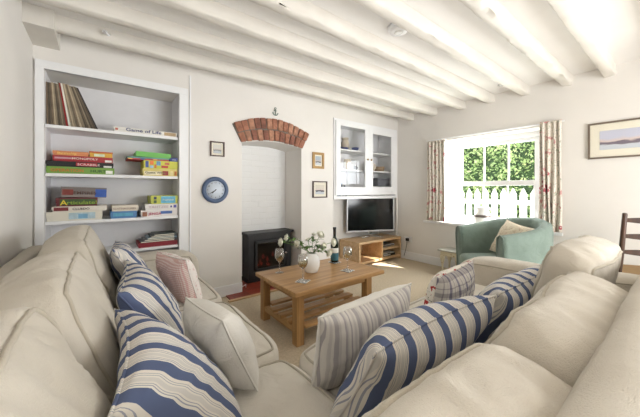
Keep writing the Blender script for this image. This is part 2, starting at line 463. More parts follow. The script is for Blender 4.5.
# beams
ys = [2.95, 2.53, 2.09, 1.70, 1.30, .89, .55, .12, -.3, -.75, -1.2]
def beam(y, rough, x0=XL, x1=XR, wd=.095, zb=2.39):
    nseg = 90; prof = [(-.5, .12), (-.5, .018), (-.46, .004), (-.38, 0), (0, 0), (.38, 0), (.46, .004), (.5, .018), (.5, .12)]
    vs = []; fs = []; m = len(prof)
    for i in range(nseg + 1):
        x = x0 + (x1 - x0) * i / nseg
        for j, (a, b) in enumerate(prof):
            k = noise.noise(V((x * 3, y * 7 + j * .35, 1.3))) * .006
            kr = noise.noise(V((x * 11, y * 5 + j * 1.3, 4))) * rough * (1.6 if j in (1, 2, 3, 5, 6, 7) else .35)
            vs.append((x, y - wd / 2 + a * wd + k * .8 + kr * .6, zb + b + k + (abs(kr) if b < .1 else 0)))
    for i in range(nseg):
        for j in range(m - 1):
            k = i * m + j; fs.append([k, k + m, k + m + 1, k + 1])
    mb = MB(); mb.add(vs, fs, 0, True); return mb
for i, y in enumerate(ys):
    struct(beam(y, .018 if i in (3, 5) else .007).build('trim_%d' % (i + 10), M['beam']))
struct(MB().box((XL, 2.80, 2.36), (-.262, YB, 2.5), .004).build('trim_2', M['beam']))
struct(MB().box((AX1 + .10, YB - .012, 0.0), (AX1 + .115, YB, 2.40), .002).build('trim_3', M['gloss']))
# hearth and threshold
struct(MB().box((1.12, 3.03, 0), (FX1 + .1, YB - .019, .012), .002).build('trim_4', M['quarry']))
struct(MB().box((FX0 + .001, YB - .019, 0), (FX1 - .001, YB + .43, .012)).build('trim_5', M['quarry']))
struct(MB().box((1.09, 2.985, 0), (FX1 + .12, 3.03, .014), .003).build('trim_6', M['lightoak']))
# window sill board
struct(MB().box((XR - .045, .88, WZ0 - .03), (XR - .001, 2.66, WZ0 + .004), .008).box((XR, WY0, WZ0 - .001), (XR + .25, WY1, WZ0 + .004)).build('trim_7', M['gloss']))
# window
wx0, wx1 = XR + .215, XR + .29
win = MB()
gy0, gy1, gz0, gzm, gz1 = 1.226, 2.167, .80, 1.285, 1.85
win.box((wx0, WY0, WZ0), (wx1, 1.12, WZ1), .004).box((wx0, 2.25, WZ0), (wx1, WY1, WZ1), .004)
win.box((wx0, 1.12, 1.905), (wx1, 2.25, WZ1), .004).box((wx0 - .02, 1.12, WZ0), (wx1, 2.25, .735), .004)
wo = struct(win.build('window_1', M['gloss']))
def sash(z0, z1, x0, x1, bars_z0, bars_z1):
    m = MB(); m.box((x0, 1.12, z0), (x1, gy0, z1), .003).box((x0, gy1, z0), (x1, 2.25, z1), .003)
    m.box((x0, gy0, z0), (x1, gy1, bars_z0), .003).box((x0, gy0, bars_z1), (x1, gy1, z1), .003)
    s_ = m.build('sash', M['gloss'], wo)
    b = MB()
    for y in (1.532, 1.849): b.box((x0 + .005, y - .011, bars_z0), (x1 - .005, y + .011, bars_z1), .002)
    b.build('glazing_bar', M['gloss'], s_)
    xm = (x0 + x1) / 2
    MB().box((xm - .002, gy0, bars_z0), (xm + .002, gy1, bars_z1)).build('glass_pane', M['pane'], s_)
sash(1.30, 1.905, wx0 + .04, wx1 - .004, 1.325, 1.85)
sash(.735, 1.33, wx0 + .004, wx0 + .038, .81, 1.262)

# outside
struct(MB().box((XO, -4, -.3), (12, 9, -.02)).build('ground', M['grass']))
fe = thing('picket_fence', (6, 2.2, -.02), 'white wooden picket fence with pointed tops outside the window', 'fence')
for k in range(19):
    y = .7 + k * .158
    m = MB(); hw = .052
    pr = [(-hw, 0), (hw, 0), (hw, 1.14), (0, 1.25), (-hw, 1.14)]
    m.add([(6.0, y + a, b - .02) for a, b in pr] + [(6.02, y + a, b - .02) for a, b in pr],
          [[0, 1, 2, 3, 4], [9, 8, 7, 6, 5]] + [[i, (i + 1) % 5, (i + 1) % 5 + 5, i + 5] for i in range(5)])
    m.build('picket', M['picket'], fe)
for z in (.25, .93): MB().box((6.022, .5, z), (6.062, 3.8, z + .08)).build('rail', M['picket'], fe)
def hedge():
    rnd = random.Random(3)
    def hm(name, c):
        a = N(name); a.p.inputs['Roughness'].default_value = .5; a.p.inputs['Base Color'].default_value = sc(c)
        tl = a.n('ShaderNodeBsdfTranslucent'); tl.inputs[0].default_value = sc(c)
        mx = a.n('ShaderNodeMixShader'); mx.inputs[0].default_value = .5; a.l(a.p.outputs[0], mx.inputs[1]); a.l(tl.outputs[0], mx.inputs[2])
        a.l(mx.outputs[0], a.t.nodes['Material Output'].inputs[0]); return a.m
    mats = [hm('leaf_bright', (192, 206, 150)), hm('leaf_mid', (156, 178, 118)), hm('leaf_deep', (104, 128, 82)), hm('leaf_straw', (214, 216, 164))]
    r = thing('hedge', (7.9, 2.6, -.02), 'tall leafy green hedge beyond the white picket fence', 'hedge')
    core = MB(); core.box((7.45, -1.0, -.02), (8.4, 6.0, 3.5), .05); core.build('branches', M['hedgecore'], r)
    mb = MB()
    for i in range(15000):
        y = rnd.uniform(-.6, 5.6); z = rnd.uniform(0, 3.6)
        lump = noise.noise(V((y * 1.3, z * 1.3, 0))) * .28 + noise.noise(V((y * 4, z * 4, 5))) * .14
        x = 7.35 - lump + rnd.uniform(-.06, .12)
        a = V((rnd.gauss(-.3, 1), rnd.gauss(0, 1), rnd.gauss(0, 1))).normalized(); b = a.cross(V((rnd.random(), rnd.random(), rnd.random()))).normalized()
        s_ = rnd.uniform(.028, .06); c = V((x, y, z))
        mb.add([c - a * s_, c + b * s_ * .45, c + a * s_, c - b * s_ * .45], [[0, 1, 2, 3]], rnd.choices([0, 1, 2, 3], [4, 4, 2, 1.2])[0])
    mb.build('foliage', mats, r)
hedge()

# ================================================================ ALCOVE SHELVING
al = thing('alcove_bookcase', (.14, 3.3, 0), 'white painted built-in open shelving in the alcove beside the left wall', 'shelving')
fr = MB()
fr.box((-.412, YB - .02, 0), (AX0, YB + .02, 2.245), .003).box((AX1, YB - .02, 0), (AX1 + .085, YB + .02, 2.245), .003)
fr.box((-.412, YB - .022, AZ), (AX1 + .085, YB + .02, 2.25), .003)
fr.build('frame', M['gloss'], al)
MB().box((AX0, YB + .345, 0), (AX1, YB + .36, AZ)).build('back_panel', M['alcove'], al)
MB().box((AX0, YB + .02, 0), (AX0 + .004, YB + .345, AZ)).build('side_panel', M['alcove'], al)
MB().box((AX1 - .004, YB + .02, 0), (AX1, YB + .345, AZ)).build('side_panel', M['alcove'], al)
SH = [1.728, 1.327, .926, .63]
for z in SH:
    MB().box((AX0 + .004, YB + .003, z - .014), (AX1 - .004, YB + .345, z + .012), .002).build('shelf', M['gloss'], al)

# records
rec = MB()
RC = [((150, 136, 114), 'tan'), ((112, 100, 84), 'tan'), ((186, 170, 144), 'tan'), ((92, 82, 70), 'tan'), ((136, 118, 98), 'tan')]
recm = [plain('sleeve_%d' % i, c[0], .8, var=.12, scale=14, bump=.1) for i, c in enumerate(RC)]
rd = plain('sleeve_red', (140, 36, 34), .6); wh = plain('sleeve_white', (226, 222, 210), .6); dk = plain('sleeve_dark', (50, 46, 46), .6)
NR = 27; x = AX0 + .012; zs = SH[0] + .0125
rnd = random.Random(11)
for i in range(NR):
    t = i / (NR - 1)
    th = .0085 if i not in (10, 11) else .012
    lean = math.radians(1 + 21 * t ** 1.2)
    hh = .365 - .008 * rnd.random() - (.012 if i < 9 else 0)
    m = recm[rnd.randrange(5)]; lab = 'tan and grey record sleeve in the leaning row on the top shelf'; g = 'tan record sleeves'
    if i == 10: m, lab, g = rd, 'dark red record sleeve in the leaning row on the top shelf', None
    if i == 11: m, lab, g = wh, 'thick white record sleeve just right of the red one on the top shelf', None
    if i == 26: m, lab, g = dk, 'dark outermost record sleeve leaning furthest over on the top shelf', None
    T = Matrix.Translation((x, 0, zs)) @ Matrix.Rotation(-lean, 4, 'Y')
    mb = MB(); mb.box((0, YB + .012 + rnd.random() * .01, 0), (th, YB + .33, hh), .001, T=T)
    mb.box((.002, YB + .03, .0), (th - .002, YB + .325, hh + .001), T=T, mi=1)
    tag(mb.build('record_sleeve', [m, M['paper']]), lab, 'record', g)
    x += th / math.cos(lean) + .0035

# game boxes
def gbox(x0, x1, z0, z1, col, lab, y0=YB + .012, dp=.27, lid=.62, lidcol=None, texts=(), patches=(), tilt=0, name='board_game_box', cat='board game'):
    def ds(c):
        g_ = sum(c) / 3; return tuple(v * .86 + g_ * .14 for v in c)
    col = ds(col); lidcol = ds(lidcol) if lidcol else None
    m = plain('card', col, .55, var=.05, bump=0); m2 = plain('card_lid', lidcol or col, .5, var=.04, bump=0)
    T = None
    if tilt:
        c = V(((x0 + x1) / 2, 0, z0)); T = Matrix.Translation(c) @ Matrix.Rotation(tilt, 4, 'Y') @ Matrix.Translation(-c)
    zl = z0 + (z1 - z0) * (1 - lid)
    b = MB().box((x0 + .003, y0 + .003, z0), (x1 - .003, y0 + dp - .003, z1 - .004), .001, T=T).build(name, m)
    tag(b, lab, cat)
    MB().box((x0, y0, zl), (x1, y0 + dp, z1), .0015, T=T).build('lid', m2, b)
    for q, (a0, a1, c0, c1, pc) in enumerate(patches):
        w_ = x1 - x0; h_ = z1 - z0
        MB().box((x0 + a0 * w_, y0 - .0006 - .0003 * q, z0 + c0 * h_), (x0 + a1 * w_, y0 + .004, z0 + c1 * h_), T=T).build('printed_panel', plain('print', pc, .5, var=.1, scale=40, bump=0), b)
    for (tx, a0, c0, size, tc, sx) in texts:
        w_ = x1 - x0; h_ = z1 - z0
        p = V((x0 + a0 * w_, y0 - .0034, z0 + c0 * h_))
        if T is not None: p = T @ p
        text_part(tx, size, p, (math.cos(tilt), 0, -math.sin(tilt)), (0, 0, 1), plain('ink', tc, .5, bump=0), b, .0006, sx=sx)
    return b
s0 = SH[0] + .0125; s1 = SH[1] + .0125; s2 = SH[2] + .0125; s3 = SH[3] + .0125
gbox(.10, .625, s0, s0 + .045, (232, 228, 218), 'long white game box with dark blue lettering lying on the top shelf', texts=[('Game of Life', .17, .28, .042, (44, 56, 110), 1.35)], patches=[(.02, .06, .3, .7, (176, 90, 70)), (.78, .98, .15, .85, (176, 150, 110))])
gbox(-.35, .105, s1, s1 + .058, (120, 168, 62), 'green game box at the bottom of the left stack on the second shelf', lid=.8, texts=[('OPERATION', .06, .28, .034, (206, 110, 44), 1.12), ('HURT', .62, .28, .032, (40, 80, 40), 1.3)], patches=[(.86, .97, .1, .6, (236, 236, 228))])
gbox(-.352, .098, s1 + .059, s1 + .103, (30, 28, 30), 'black game box with red title band in the left stack on the second shelf', texts=[('SCRABBLE', .44, .3, .026, (230, 200, 200), 1.3)], patches=[(.42, .74, .2, .85, (178, 42, 48)), (.84, .97, .05, .4, (226, 226, 220))])
gbox(-.31, .092, s1 + .104, s1 + .152, (176, 36, 44), 'red game box above the black one on the second shelf', lid=.9, texts=[('MONOPOLY', .3, .4, .024, (240, 225, 215), 1.3)], patches=[(.03, .3, .4, .7, (196, 150, 160)), (.86, .98, .1, .5, (236, 232, 226))])
gbox(-.31, -.078, s1 + .153, s1 + .190, (226, 140, 84), 'thin orange game box on the left of the red box, second shelf', texts=[('Battleship', .12, .25, .026, (250, 210, 120), 1.2)])
gbox(-.075, .092, s1 + .153, s1 + .202, (226, 170, 52), 'yellow and orange card game box on the right of the red box, second shelf', lidcol=(206, 90, 44), lid=.25, patches=[(.2, .65, .1, .55, (216, 226, 196))])
gbox(.325, .632, s1, s1 + .072, (224, 206, 110), 'cream and yellow game box at the bottom of the right stack, second shelf', texts=[('Guess Who', .06, .3, .03, (120, 110, 70), 1.2)], patches=[(.04, .52, .12, .62, (238, 228, 196)), (.55, .72, .1, .7, (150, 60, 50)), (.78, .86, .1, .7, (236, 220, 160)), (.9, .97, .1, .7, (190, 110, 40))])
gbox(.333, .634, s1 + .073, s1 + .150, (214, 214, 62), 'bright yellow children\'s game box with colourful panels, second shelf', lid=.9, patches=[(.05, .14, .1, .9, (70, 90, 160)), (.17, .28, .45, .95, (226, 120, 60)), (.3, .36, .05, .5, (214, 120, 60)), (.36, .48, .4, .95, (110, 160, 200)), (.17, .27, .05, .35, (160, 190, 220)), (.5, .7, .1, .4, (196, 70, 60)), (.6, .74, .5, .8, (200, 110, 80))])
gbox(.20, .555, s1 + .151, s1 + .178, (196, 62, 66), 'flat red and teal patterned box sticking out left of the right stack, second shelf', lidcol=(98, 160, 156), lid=.5, patches=[(.02, .12, .1, .5, (226, 190, 90)), (.3, .4, .1, .5, (60, 80, 150)), (.6, .7, .1, .5, (230, 150, 80))])
gbox(.558, .634, s1 + .151, s1 + .188, (52, 74, 150), 'small dark blue box on the right end of the yellow game box, second shelf', dp=.12, texts=[('Uno', .3, .3, .022, (230, 230, 240), 1.0)])
gbox(.27, .57, s1 + .179, s1 + .228, (110, 196, 82), 'lime green box on top of the right stack, second shelf', lid=.97, tilt=.03)
# third shelf
gbox(-.35, .018, s2 - .0, s2 + .078, (226, 220, 202), 'large cream jigsaw box with pale blue picture, bottom of the third shelf stack', patches=[(.38, .86, .15, .85, (182, 206, 214)), (.55, .72, .2, .7, (120, 170, 200))], name='jigsaw_box', cat='jigsaw puzzle')
gbox(-.315, .052, s2 + .079, s2 + .122, (230, 222, 208), 'slim white game box with a dark red end panel on the third shelf', patches=[(.03, .28, .15, .85, (120, 40, 44))], texts=[('CLUEDO', .35, .3, .024, (60, 50, 50), 1.2)])
gbox(-.292, -.018, s2 + .123, s2 + .195, (110, 28, 38), 'dark red and green game box with yellow lettering on the third shelf', patches=[(.09, .95, .16, .84, (58, 84, 44))], texts=[('A', .1, .14, .062, (230, 208, 60), 1.1), ('rticulate!', .25, .24, .042, (150, 176, 60), 1.35)])
gbox(-.262, .045, s2 + .198, s2 + .285, (140, 128, 122), 'grey brown game box with a blue corner, tilted on top of the third shelf stack', lidcol=(122, 112, 108), texts=[('EMPIRES', .26, .3, .036, (90, 62, 52), 1.2)], patches=[(.03, .26, .2, .75, (130, 56, 48)), (.74, 1.0, .05, .85, (50, 92, 176))], tilt=.04)
gbox(.075, .278, s2, s2 + .064, (76, 132, 190), 'small blue game box in the middle of the third shelf', lid=.8, patches=[(.1, .85, .3, .75, (96, 168, 196))])
gbox(.085, .292, s2 + .065, s2 + .118, (226, 216, 196), 'small cream word game box resting on the small blue box', texts=[('SCATTERGORIES', .05, .3, .022, (150, 120, 100), 1.05)])
gbox(.31, .632, s2, s2 + .060, (232, 226, 222), 'white game box with pink title and blue panel at the bottom right, third shelf', texts=[('JENGA', .2, .3, .032, (196, 50, 96), 1.15)], patches=[(.04, .16, .1, .8, (150, 96, 70)), (.52, .84, .4, .85, (74, 110, 176))])
gbox(.345, .634, s2 + .061, s2 + .122, (236, 232, 226), 'white game box with blue dots above the pink titled box, third shelf', texts=[('YAHTZEE', .1, .35, .034, (200, 180, 184), 1.2)], patches=[(.76, .81, .4, .7, (70, 70, 150)), (.86, .95, .35, .8, (90, 90, 170))])
gbox(.395, .634, s2 + .123, s2 + .205, (204, 210, 76), 'yellow and sky blue box on top of the right stack, third shelf', patches=[(.36, .9, .08, .92, (104, 184, 216)), (.1, .2, .55, .9, (60, 70, 90)), (.1, .2, .1, .45, (90, 110, 70))], texts=[('Frustration', .42, .4, .024, (226, 240, 220), .95)])
# bottom shelf
gbox(.29, .63, s3, s3 + .045, (150, 28, 40), 'red flat box at the bottom of the pile on the lowest shelf', name='flat_box', cat='box')
rr = random.Random(5)
bk = [((40, 42, 48), 'black magazine just above the red box on the lowest shelf'), ((54, 58, 66), 'dark grey magazine third from the bottom of the lowest shelf pile'),
      ((120, 150, 166), 'pale blue backed magazine in the lowest shelf pile'), ((60, 64, 66), 'charcoal magazine second from the top of the lowest shelf pile'), ((84, 96, 92), 'grey green magazine on top of the lowest shelf pile')]
for i, (c, lab) in enumerate(bk):
    x0 = .31 + i * .028; z0 = s3 + .046 + i * .0145
    b = MB().box((x0, YB + .012, z0), (.628, YB + .26, z0 + .0135), .002).build('magazine', plain('cover', c, .4, bump=0)); tag(b, lab, 'magazine')
    MB().box((x0 + .003, YB + .0105, z0 + .003), (.6, YB + .014, z0 + .0105)).build('pages', M['paper'], b)

# ================================================================ FIREPLACE WALL
# brick arch
ba = thing('brick_arch', (1.735, YB, 1.75), 'exposed red brick arch with two rings over the fireplace opening', 'arch')
def arc(t, r):   # t -1..1 along the arch, r 0 inner edge .. 1 outer edge
    return V((1.735 + .43 * t, 0, 1.812 - .052 * t * t)).lerp(V((1.732 + .534 * t, 0, 2.095 - .13 * t * t)), r)
mo = MB(); vs = []; fs = []; n = 30
for i in range(n + 1):
    t = -1 + 2 * i / n
    for r in (.02, .98):
        for y in (YB - .012, YB + .10):
            p = arc(t * 1.0, r); vs.append((p.x, y, p.z))
for i in range(n):
    a = i * 4; b = a + 4
    fs += [[a, b, b + 2, a + 2], [a + 1, a + 3, b + 3, b + 1], [a, a + 1, b + 1, b], [a + 2, b + 2, b + 3, a + 3]]
fs += [[0, 2, 3, 1], [n * 4, n * 4 + 1, n * 4 + 3, n * 4 + 2]]
rnd = random.Random(4)
def ring(nb, ra, rb, offs):
    for i in range(nb):
        t0 = -1 + 2 * (i + .06) / nb + offs; t1 = -1 + 2 * (i + .94) / nb + offs
        t0 = max(-1, t0); t1 = min(1, t1)
        if t1 - t0 < .02: continue
        dr0 = rnd.uniform(-.02, .02); dr1 = rnd.uniform(-.02, .02); yy = YB - .022 - rnd.random() * .012
        cs = [arc(t0, ra + dr0), arc(t1, ra + dr0), arc(t1, rb + dr1), arc(t0, rb + dr1)]
        v8 = [(c.x + rnd.uniform(-.003, .003), yy, c.z) for c in cs] + [(c.x, YB + .11, c.z) for c in cs]
        bm = bmesh.new(); bv = [bm.verts.new(v) for v in v8]
        for f in ([0, 1, 2, 3], [7, 6, 5, 4], [0, 4, 5, 1], [1, 5, 6, 2], [2, 6, 7, 3], [3, 7, 4, 0]): bm.faces.new([bv[k] for k in f])
        bmesh.ops.bevel(bm, geom=bm.edges[:], offset=.006, segments=2, affect='EDGES'); bm.verts.index_update()
        bk_.add([v.co.copy() for v in bm.verts], [[v.index for v in f.verts] for f in bm.faces], rnd.randrange(3)); bm.free()
bk_ = MB()
ring(12, .01, .48, 0); ring(13, .52, 1.0, 0.02)
bk_.build('brick_ring', M['brick'], ba); 
mo.add(vs, fs); mo.build('mortar', M['mortar'], ba)

# stove
st = thing('electric_stove', (1.8, 3.5, .012), 'black freestanding electric stove with glowing embers in the fireplace recess', 'stove')
z0 = .013
m = MB(); x0, x1, y0, y1, zt = 1.49, 2.115, 3.40, 3.61, .62
m.box((x0, y0 + .03, z0 + .03), (x1, y1, zt), .006)
m.box((x0 - .012, y0 + .012, z0), (x1 + .012, y1, z0 + .05), .005)
m.box((x0, y0, z0 + .05), (x0 + .07, y0 + .03, zt), .004).box((x1 - .07, y0, z0 + .05), (x1, y0 + .03, zt), .004)
m.box((x0 + .07, y0, zt - .07), (x1 - .07, y0 + .03, zt), .004).box((x0 + .07, y0, z0 + .05), (x1 - .07, y0 + .03, z0 + .13), .004)
m.build('body', M['black'], st)
m = MB(); m.box((x0 - .03, y0 - .03, zt), (x1 + .03, y1, zt + .028), .008); m.build('top_plate', M['black'], st)
dr = MB()
dx0, dx1, dz0, dz1 = x0 + .085, x1 - .085, z0 + .14, zt - .085
dr.box((dx0, y0 - .012, dz0), (dx0 + .03, y0 + .004, dz1), .003).box((dx1 - .03, y0 - .012, dz0), (dx1, y0 + .004, dz1), .003)
dr.box((dx0, y0 - .012, dz1 - .03), (dx1, y0 + .004, dz1), .003).box((dx0, y0 - .012, dz0), (dx1, y0 + .004, dz0 + .03), .003)
door = dr.build('door', M['black'], st)
MB().box((dx0 + .03, y0 - .004, dz0 + .03), (dx1 - .03, y0 - .001, dz1 - .03)).build('glass_pane', clear('smoked', (.35, .33, .33, 1), .03), door)
MB().lathe((dx1 - .012, y0 - .012, (dz0 + dz1) / 2), [(0, 0), (.012, 0), (.014, .02), (0, .024)], 12, axis='y').build('knob', M['chrome'], door)
em = MB(); rnd = random.Random(9)
for i in range(26):
    x = rnd.uniform(dx0 + .05, dx1 - .05); z = dz0 + .035 + rnd.random() * .05
    s_ = rnd.uniform(.012, .024); T = Matrix.Translation((x, y0 + .018, z)) @ Matrix.Rotation(rnd.random() * 3, 4, 'Y') @ Matrix.Rotation(rnd.random(), 4, 'X')
    em.box((-s_, -.008, -s_ * .7), (s_, .008, s_ * .7), .004, mi=rnd.choice([0, 1, 1]), T=T)
em.build('embers', [glow('ember_hot', (235, 70, 50), .7), plain('coal', (60, 24, 20), .9)], st)
fl = MB()
for (fx, fz, fr_) in ((1.70, .33, .022), (1.84, .345, .016), (1.76, .29, .02), (1.66, .27, .014)):
    fl.lathe((fx, y0 + .02, fz - .04), [(0, 0), (fr_, .02), (fr_ * .8, .04), (0, .08)], 10)
fl.build('flame', glow('flame', (220, 70, 55), .4), st)
# stove cable
tag(MB().tube([(1.40, 3.28, .02), (1.38, 3.24, .07), (1.345, 3.25, .045), (1.33, 3.3, .10), (1.33, 3.45, .18)], .006, 6).build('power_cable', M['gloss']), 'short white cable beside the black stove on the red tiles', 'cable')

# anchor ornament
an = MB()
ax, az = 1.754, 2.19
an.tube([(ax, 3.188, az - .045), (ax, 3.188, az + .028)], .006)
an.tube([(ax - .022, 3.188, az + .012), (ax + .022, 3.188, az + .012)], .005)
an.tube([(ax + .014 * math.cos(t), 3.188, az + .04 + .012 * math.sin(t)) for t in [2 * PI * k / 12 for k in range(12)]], .0035, 6, cyc=True)
an.tube([(ax + .036 * math.cos(t), 3.188, az - .012 + .034 * math.sin(t)) for t in [PI + PI * k / 10 for k in range(11)]], .006)
tag(an.build('anchor_ornament', plain('verdigris', (120, 134, 122), .6)), 'small grey green anchor ornament fixed above the brick arch', 'ornament')

# clock
ck = thing('wall_clock', (1.006, YB - .001, 1.2), 'round blue rimmed wall clock on the wall left of the fireplace', 'clock')
MB().lathe((1.006, YB - .002, 1.2), [(.0, 0), (.14, 0), (.146, .012), (.138, .03), (.118, .036), (.103, .026), (.1, .012), (0, .012)], 48, axis='y').build('rim', M['blue'], ck)
MB().lathe((1.006, YB - .015, 1.2), [(0, 0), (.101, 0), (.101, .004), (0, .004)], 48, axis='y').build('dial', plain('dial', (214, 222, 232), .5, bump=0), ck)
def hand(a, L, wd):
    T = Matrix.Translation((1.006, 0, 1.2)) @ Matrix.Rotation(a, 4, 'Y')
    MB().box((-wd, YB - .0235, -.01), (wd, YB - .0215, L), T=T).build('hand', M['black'], ck)
hand(math.radians(228), .052, .005); hand(math.radians(238), .072, .003)
for k in range(12):
    a = 2 * PI * k / 12; t = str(12 if k == 0 else k)
    text_part(t, .022, (1.006 + .083 * math.sin(a), YB - .0205, 1.2 + .083 * math.cos(a) - .007), (1, 0, 0), (0, 0, 1), M['black'], ck, .0005, name='numeral', align='CENTER')

# pictures
def art(name, sky, land, kind):
    a = N(name); a.p.inputs['Roughness'].default_value = .7
    tc = a.n('ShaderNodeTexCoord'); sp = a.n('ShaderNodeSeparateXYZ'); a.l(tc.outputs['Generated'], sp.inputs[0])
    nz = a.n('ShaderNodeTexNoise'); nz.inputs['Scale'].default_value = 5; nz.inputs['Detail'].default_value = 6; a.l(tc.outputs['Generated'], nz.inputs[0])
    ma = a.n('ShaderNodeMath', operation='MULTIPLY_ADD'); a.l(nz.outputs[0], ma.inputs[0]); ma.inputs[1].default_value = .34; a.l(sp.outputs[2], ma.inputs[2])
    r = a.ramp(ma.outputs[0], [(.0, sc((196, 204, 212))), (.40, sc((202, 206, 212))), (.46, land), (.56, land), (.62, sc((214, 196, 190))), (.78, sky), (1, sky)])
    a.l(r, a.p.inputs['Base Color']); return a.m
def picture(cx_, z0, z1, half, wallY, fw, fmat, amat, label, mount=.05, ax='y'):
    zc = (z0 + z1) / 2
    def bx(a0, a1, c0, c1, d0, d1, name, mat, par, mb=None):
        if ax == 'y': lo, hi = (a0, wallY - d1, c0), (a1, wallY - d0, c1)
        else: lo, hi = (wallY - d1, a0, c0), (wallY - d0, a1, c1)
        m_ = mb or MB(); m_.box(lo, hi, .0015)
        return m_ if name is None else m_.build(name, mat, par)
    o = thing('framed_picture', (cx_, wallY - .002, zc) if ax == 'y' else (wallY - .002, cx_, zc), label, 'picture')
    m_ = MB()
    bx(cx_ - half, cx_ + half, z1 - fw, z1, .001, .022, None, 0, 0, m_); bx(cx_ - half, cx_ + half, z0, z0 + fw, .001, .022, None, 0, 0, m_)
    bx(cx_ - half, cx_ - half + fw, z0 + fw, z1 - fw, .001, .022, None, 0, 0, m_); bx(cx_ + half - fw, cx_ + half, z0 + fw, z1 - fw, .001, .022, None, 0, 0, m_)
    m_.build('frame', fmat, o)
    bx(cx_ - half + fw, cx_ + half - fw, z0 + fw, z1 - fw, .001, .008, 'mount', M['paper'], o)
    bx(cx_ - half + fw + mount, cx_ + half - fw - mount, z0 + fw + mount, z1 - fw - mount, .008, .010, 'print', amat, o)
    bx(cx_ - half + fw, cx_ + half - fw, z0 + fw, z1 - fw, .014, .016, 'glazing', M['glass'], o)
picture(1.029, 1.572, 1.736, .078, YB, .013, M['frame_dark'], art('sketch_a', sc((222, 220, 212)), sc((150, 156, 152)), 0), 'small dark framed pale sketch on the wall above the blue clock', .022)
picture(2.436, 1.501, 1.729, .10, YB, .034, M['gilt'], art('seascape_b', sc((170, 182, 190)), sc((90, 96, 100)), 0), 'gilt framed small picture, upper of the two right of the fireplace', .018)
picture(2.466, 1.09, 1.325, .128, YB, .016, M['frame_dark'], art('ship_c', sc((216, 208, 194)), sc((70, 74, 80)), 0), 'dark framed ship print with cream mount, lower of the two right of the fireplace', .035)
picture(.25, 1.534, 1.918, .42, XR, .017, M['frame_taupe'], art('harbour_d', sc((196, 198, 214)), sc((118, 108, 120)), 0), 'wide framed watercolour landscape in a cream mount on the window wall', .075, ax='x')

# ================================================================ CUPBOARD
cb = thing('wall_cupboard', (3.46, 3.4, 1.10), 'white wall cupboard with two glazed doors above the television', 'cupboard')
c0, c1, cz0, cz1 = TX0 + .003, TX1 - .003, 1.06, TZ - .003
m = MB(); yf = YB - .012; yb = YB + .40
m.box((c0, yf, cz0), (c1, yb, cz0 + .045), .003).box((c0, yf, cz1 - .03), (c1, yb, cz1), .003)
m.box((c0, yf, cz0 + .045), (c0 + .06, yb, cz1 - .03), .002).box((c1 - .045, yf, cz0 + .045), (c1, yb, cz1 - .03), .002)
m.box((c0 + .06, yb - .012, cz0 + .045), (c1 - .045, yb, cz1 - .03))
m.build('carcass', M['gloss'], cb)
for z in (1.525, 1.835): MB().box((c0 + .06, YB + .05, z - .022), (c1 - .045, yb - .012, z), .002).build('shelf', M['gloss'], cb)
def cdoor(x0, x1, gx0, gx1, gz0, gz1, kx):
    x0, x1, gx0, gx1, kx = x0 - .035, x1 - .03, gx0 - .035, gx1 - .03, kx - .03
    z0, z1 = 1.12, 2.235; ya, yb_ = YB - .034, YB - .013
    d = MB().box((x0, ya, z0), (gx0, yb_, z1), .003).box((gx1, ya, z0), (x1, yb_, z1), .003).box((gx0, ya, z0), (gx1, yb_, gz0), .003).box((gx0, ya, gz1), (gx1, yb_, z1), .003).build('door', M['gloss'], cb)
    MB().box((gx0, ya + .008, gz0), (gx1, ya + .012, gz1)).build('glass_pane', M['glass'], d)
    MB().lathe((kx, ya, 1.69), [(.006, 0), (.006, .008), (.015, .014), (.013, .024), (0, .027)], 14, axis='y').build('knob', M['brass'], d)
cdoor(2.785, 3.482, 2.875, 3.396, 1.245, 2.165, 3.443)
cdoor(3.488, 4.165, 3.587, 4.056, 1.253, 2.125, 3.527)
# cupboard contents
def vessel(name, c, prof, mat, label, cat, handle=None, group=None, extra=None):
    o = MB().lathe(c, prof, 20).build(name, mat); tag(o, label, cat, group)
    if handle:
        r, z0, z1 = handle
        pts = [V(c) + V((r + .6 * (z1 - z0) * math.sin(PI * t) * .8, 0, z0 + (z1 - z0) * t)) for t in [k / 8 for k in range(9)]]
        MB().tube(pts, .006, 6).build('handle', mat, o)
    return o
zu, zm, zl = 1.836, 1.526, 1.106
for i, (x, c) in enumerate(((2.97, 'leftmost'), (3.10, 'middle'), (3.33, 'rightmost'))):
    hgt = .04 if i != 2 else .06
    vessel('bowl', (x, 3.36, zu), [(.03, 0), (.055, hgt * .5), (.066, hgt), (.06, hgt), (.03, .008), (0, .008)], M['navy'], 'navy blue bowl, %s on the top shelf behind the left cupboard door' % c, 'bowl')
vessel('jar', (3.20, 3.46, zu), [(.06, 0), (.062, .15), (.05, .17), (.05, .2), (.058, .2), (.058, .22), (0, .225)], plain('stoneware', (206, 192, 170), .4), 'tall beige jar with dark lid on the cupboard top shelf', 'jar')
vessel('jug', (3.17, 3.38, zm), [(.045, 0), (.065, .06), (.05, .13), (.058, .17), (.052, .17), (.045, .13), (0, .01)], plain('cream_glaze', (226, 212, 190), .35), 'cream jug on the middle shelf behind the left cupboard door', 'jug', (.06, .03, .15))
vessel('glass_bowl', (2.98, 3.40, zm), [(.03, 0), (.05, .05), (.055, .11), (.05, .11), (.045, .05), (0, .008)], M['glass'], 'clear glass tumbler left of the cream jug in the cupboard', 'glass')
vessel('mug', (3.36, 3.38, zm), [(.03, 0), (.035, .08), (.031, .08), (.028, .01), (0, .01)], plain('grey_glaze', (176, 178, 180), .35), 'grey mug right of the cream jug in the cupboard', 'mug', (.033, .02, .06))
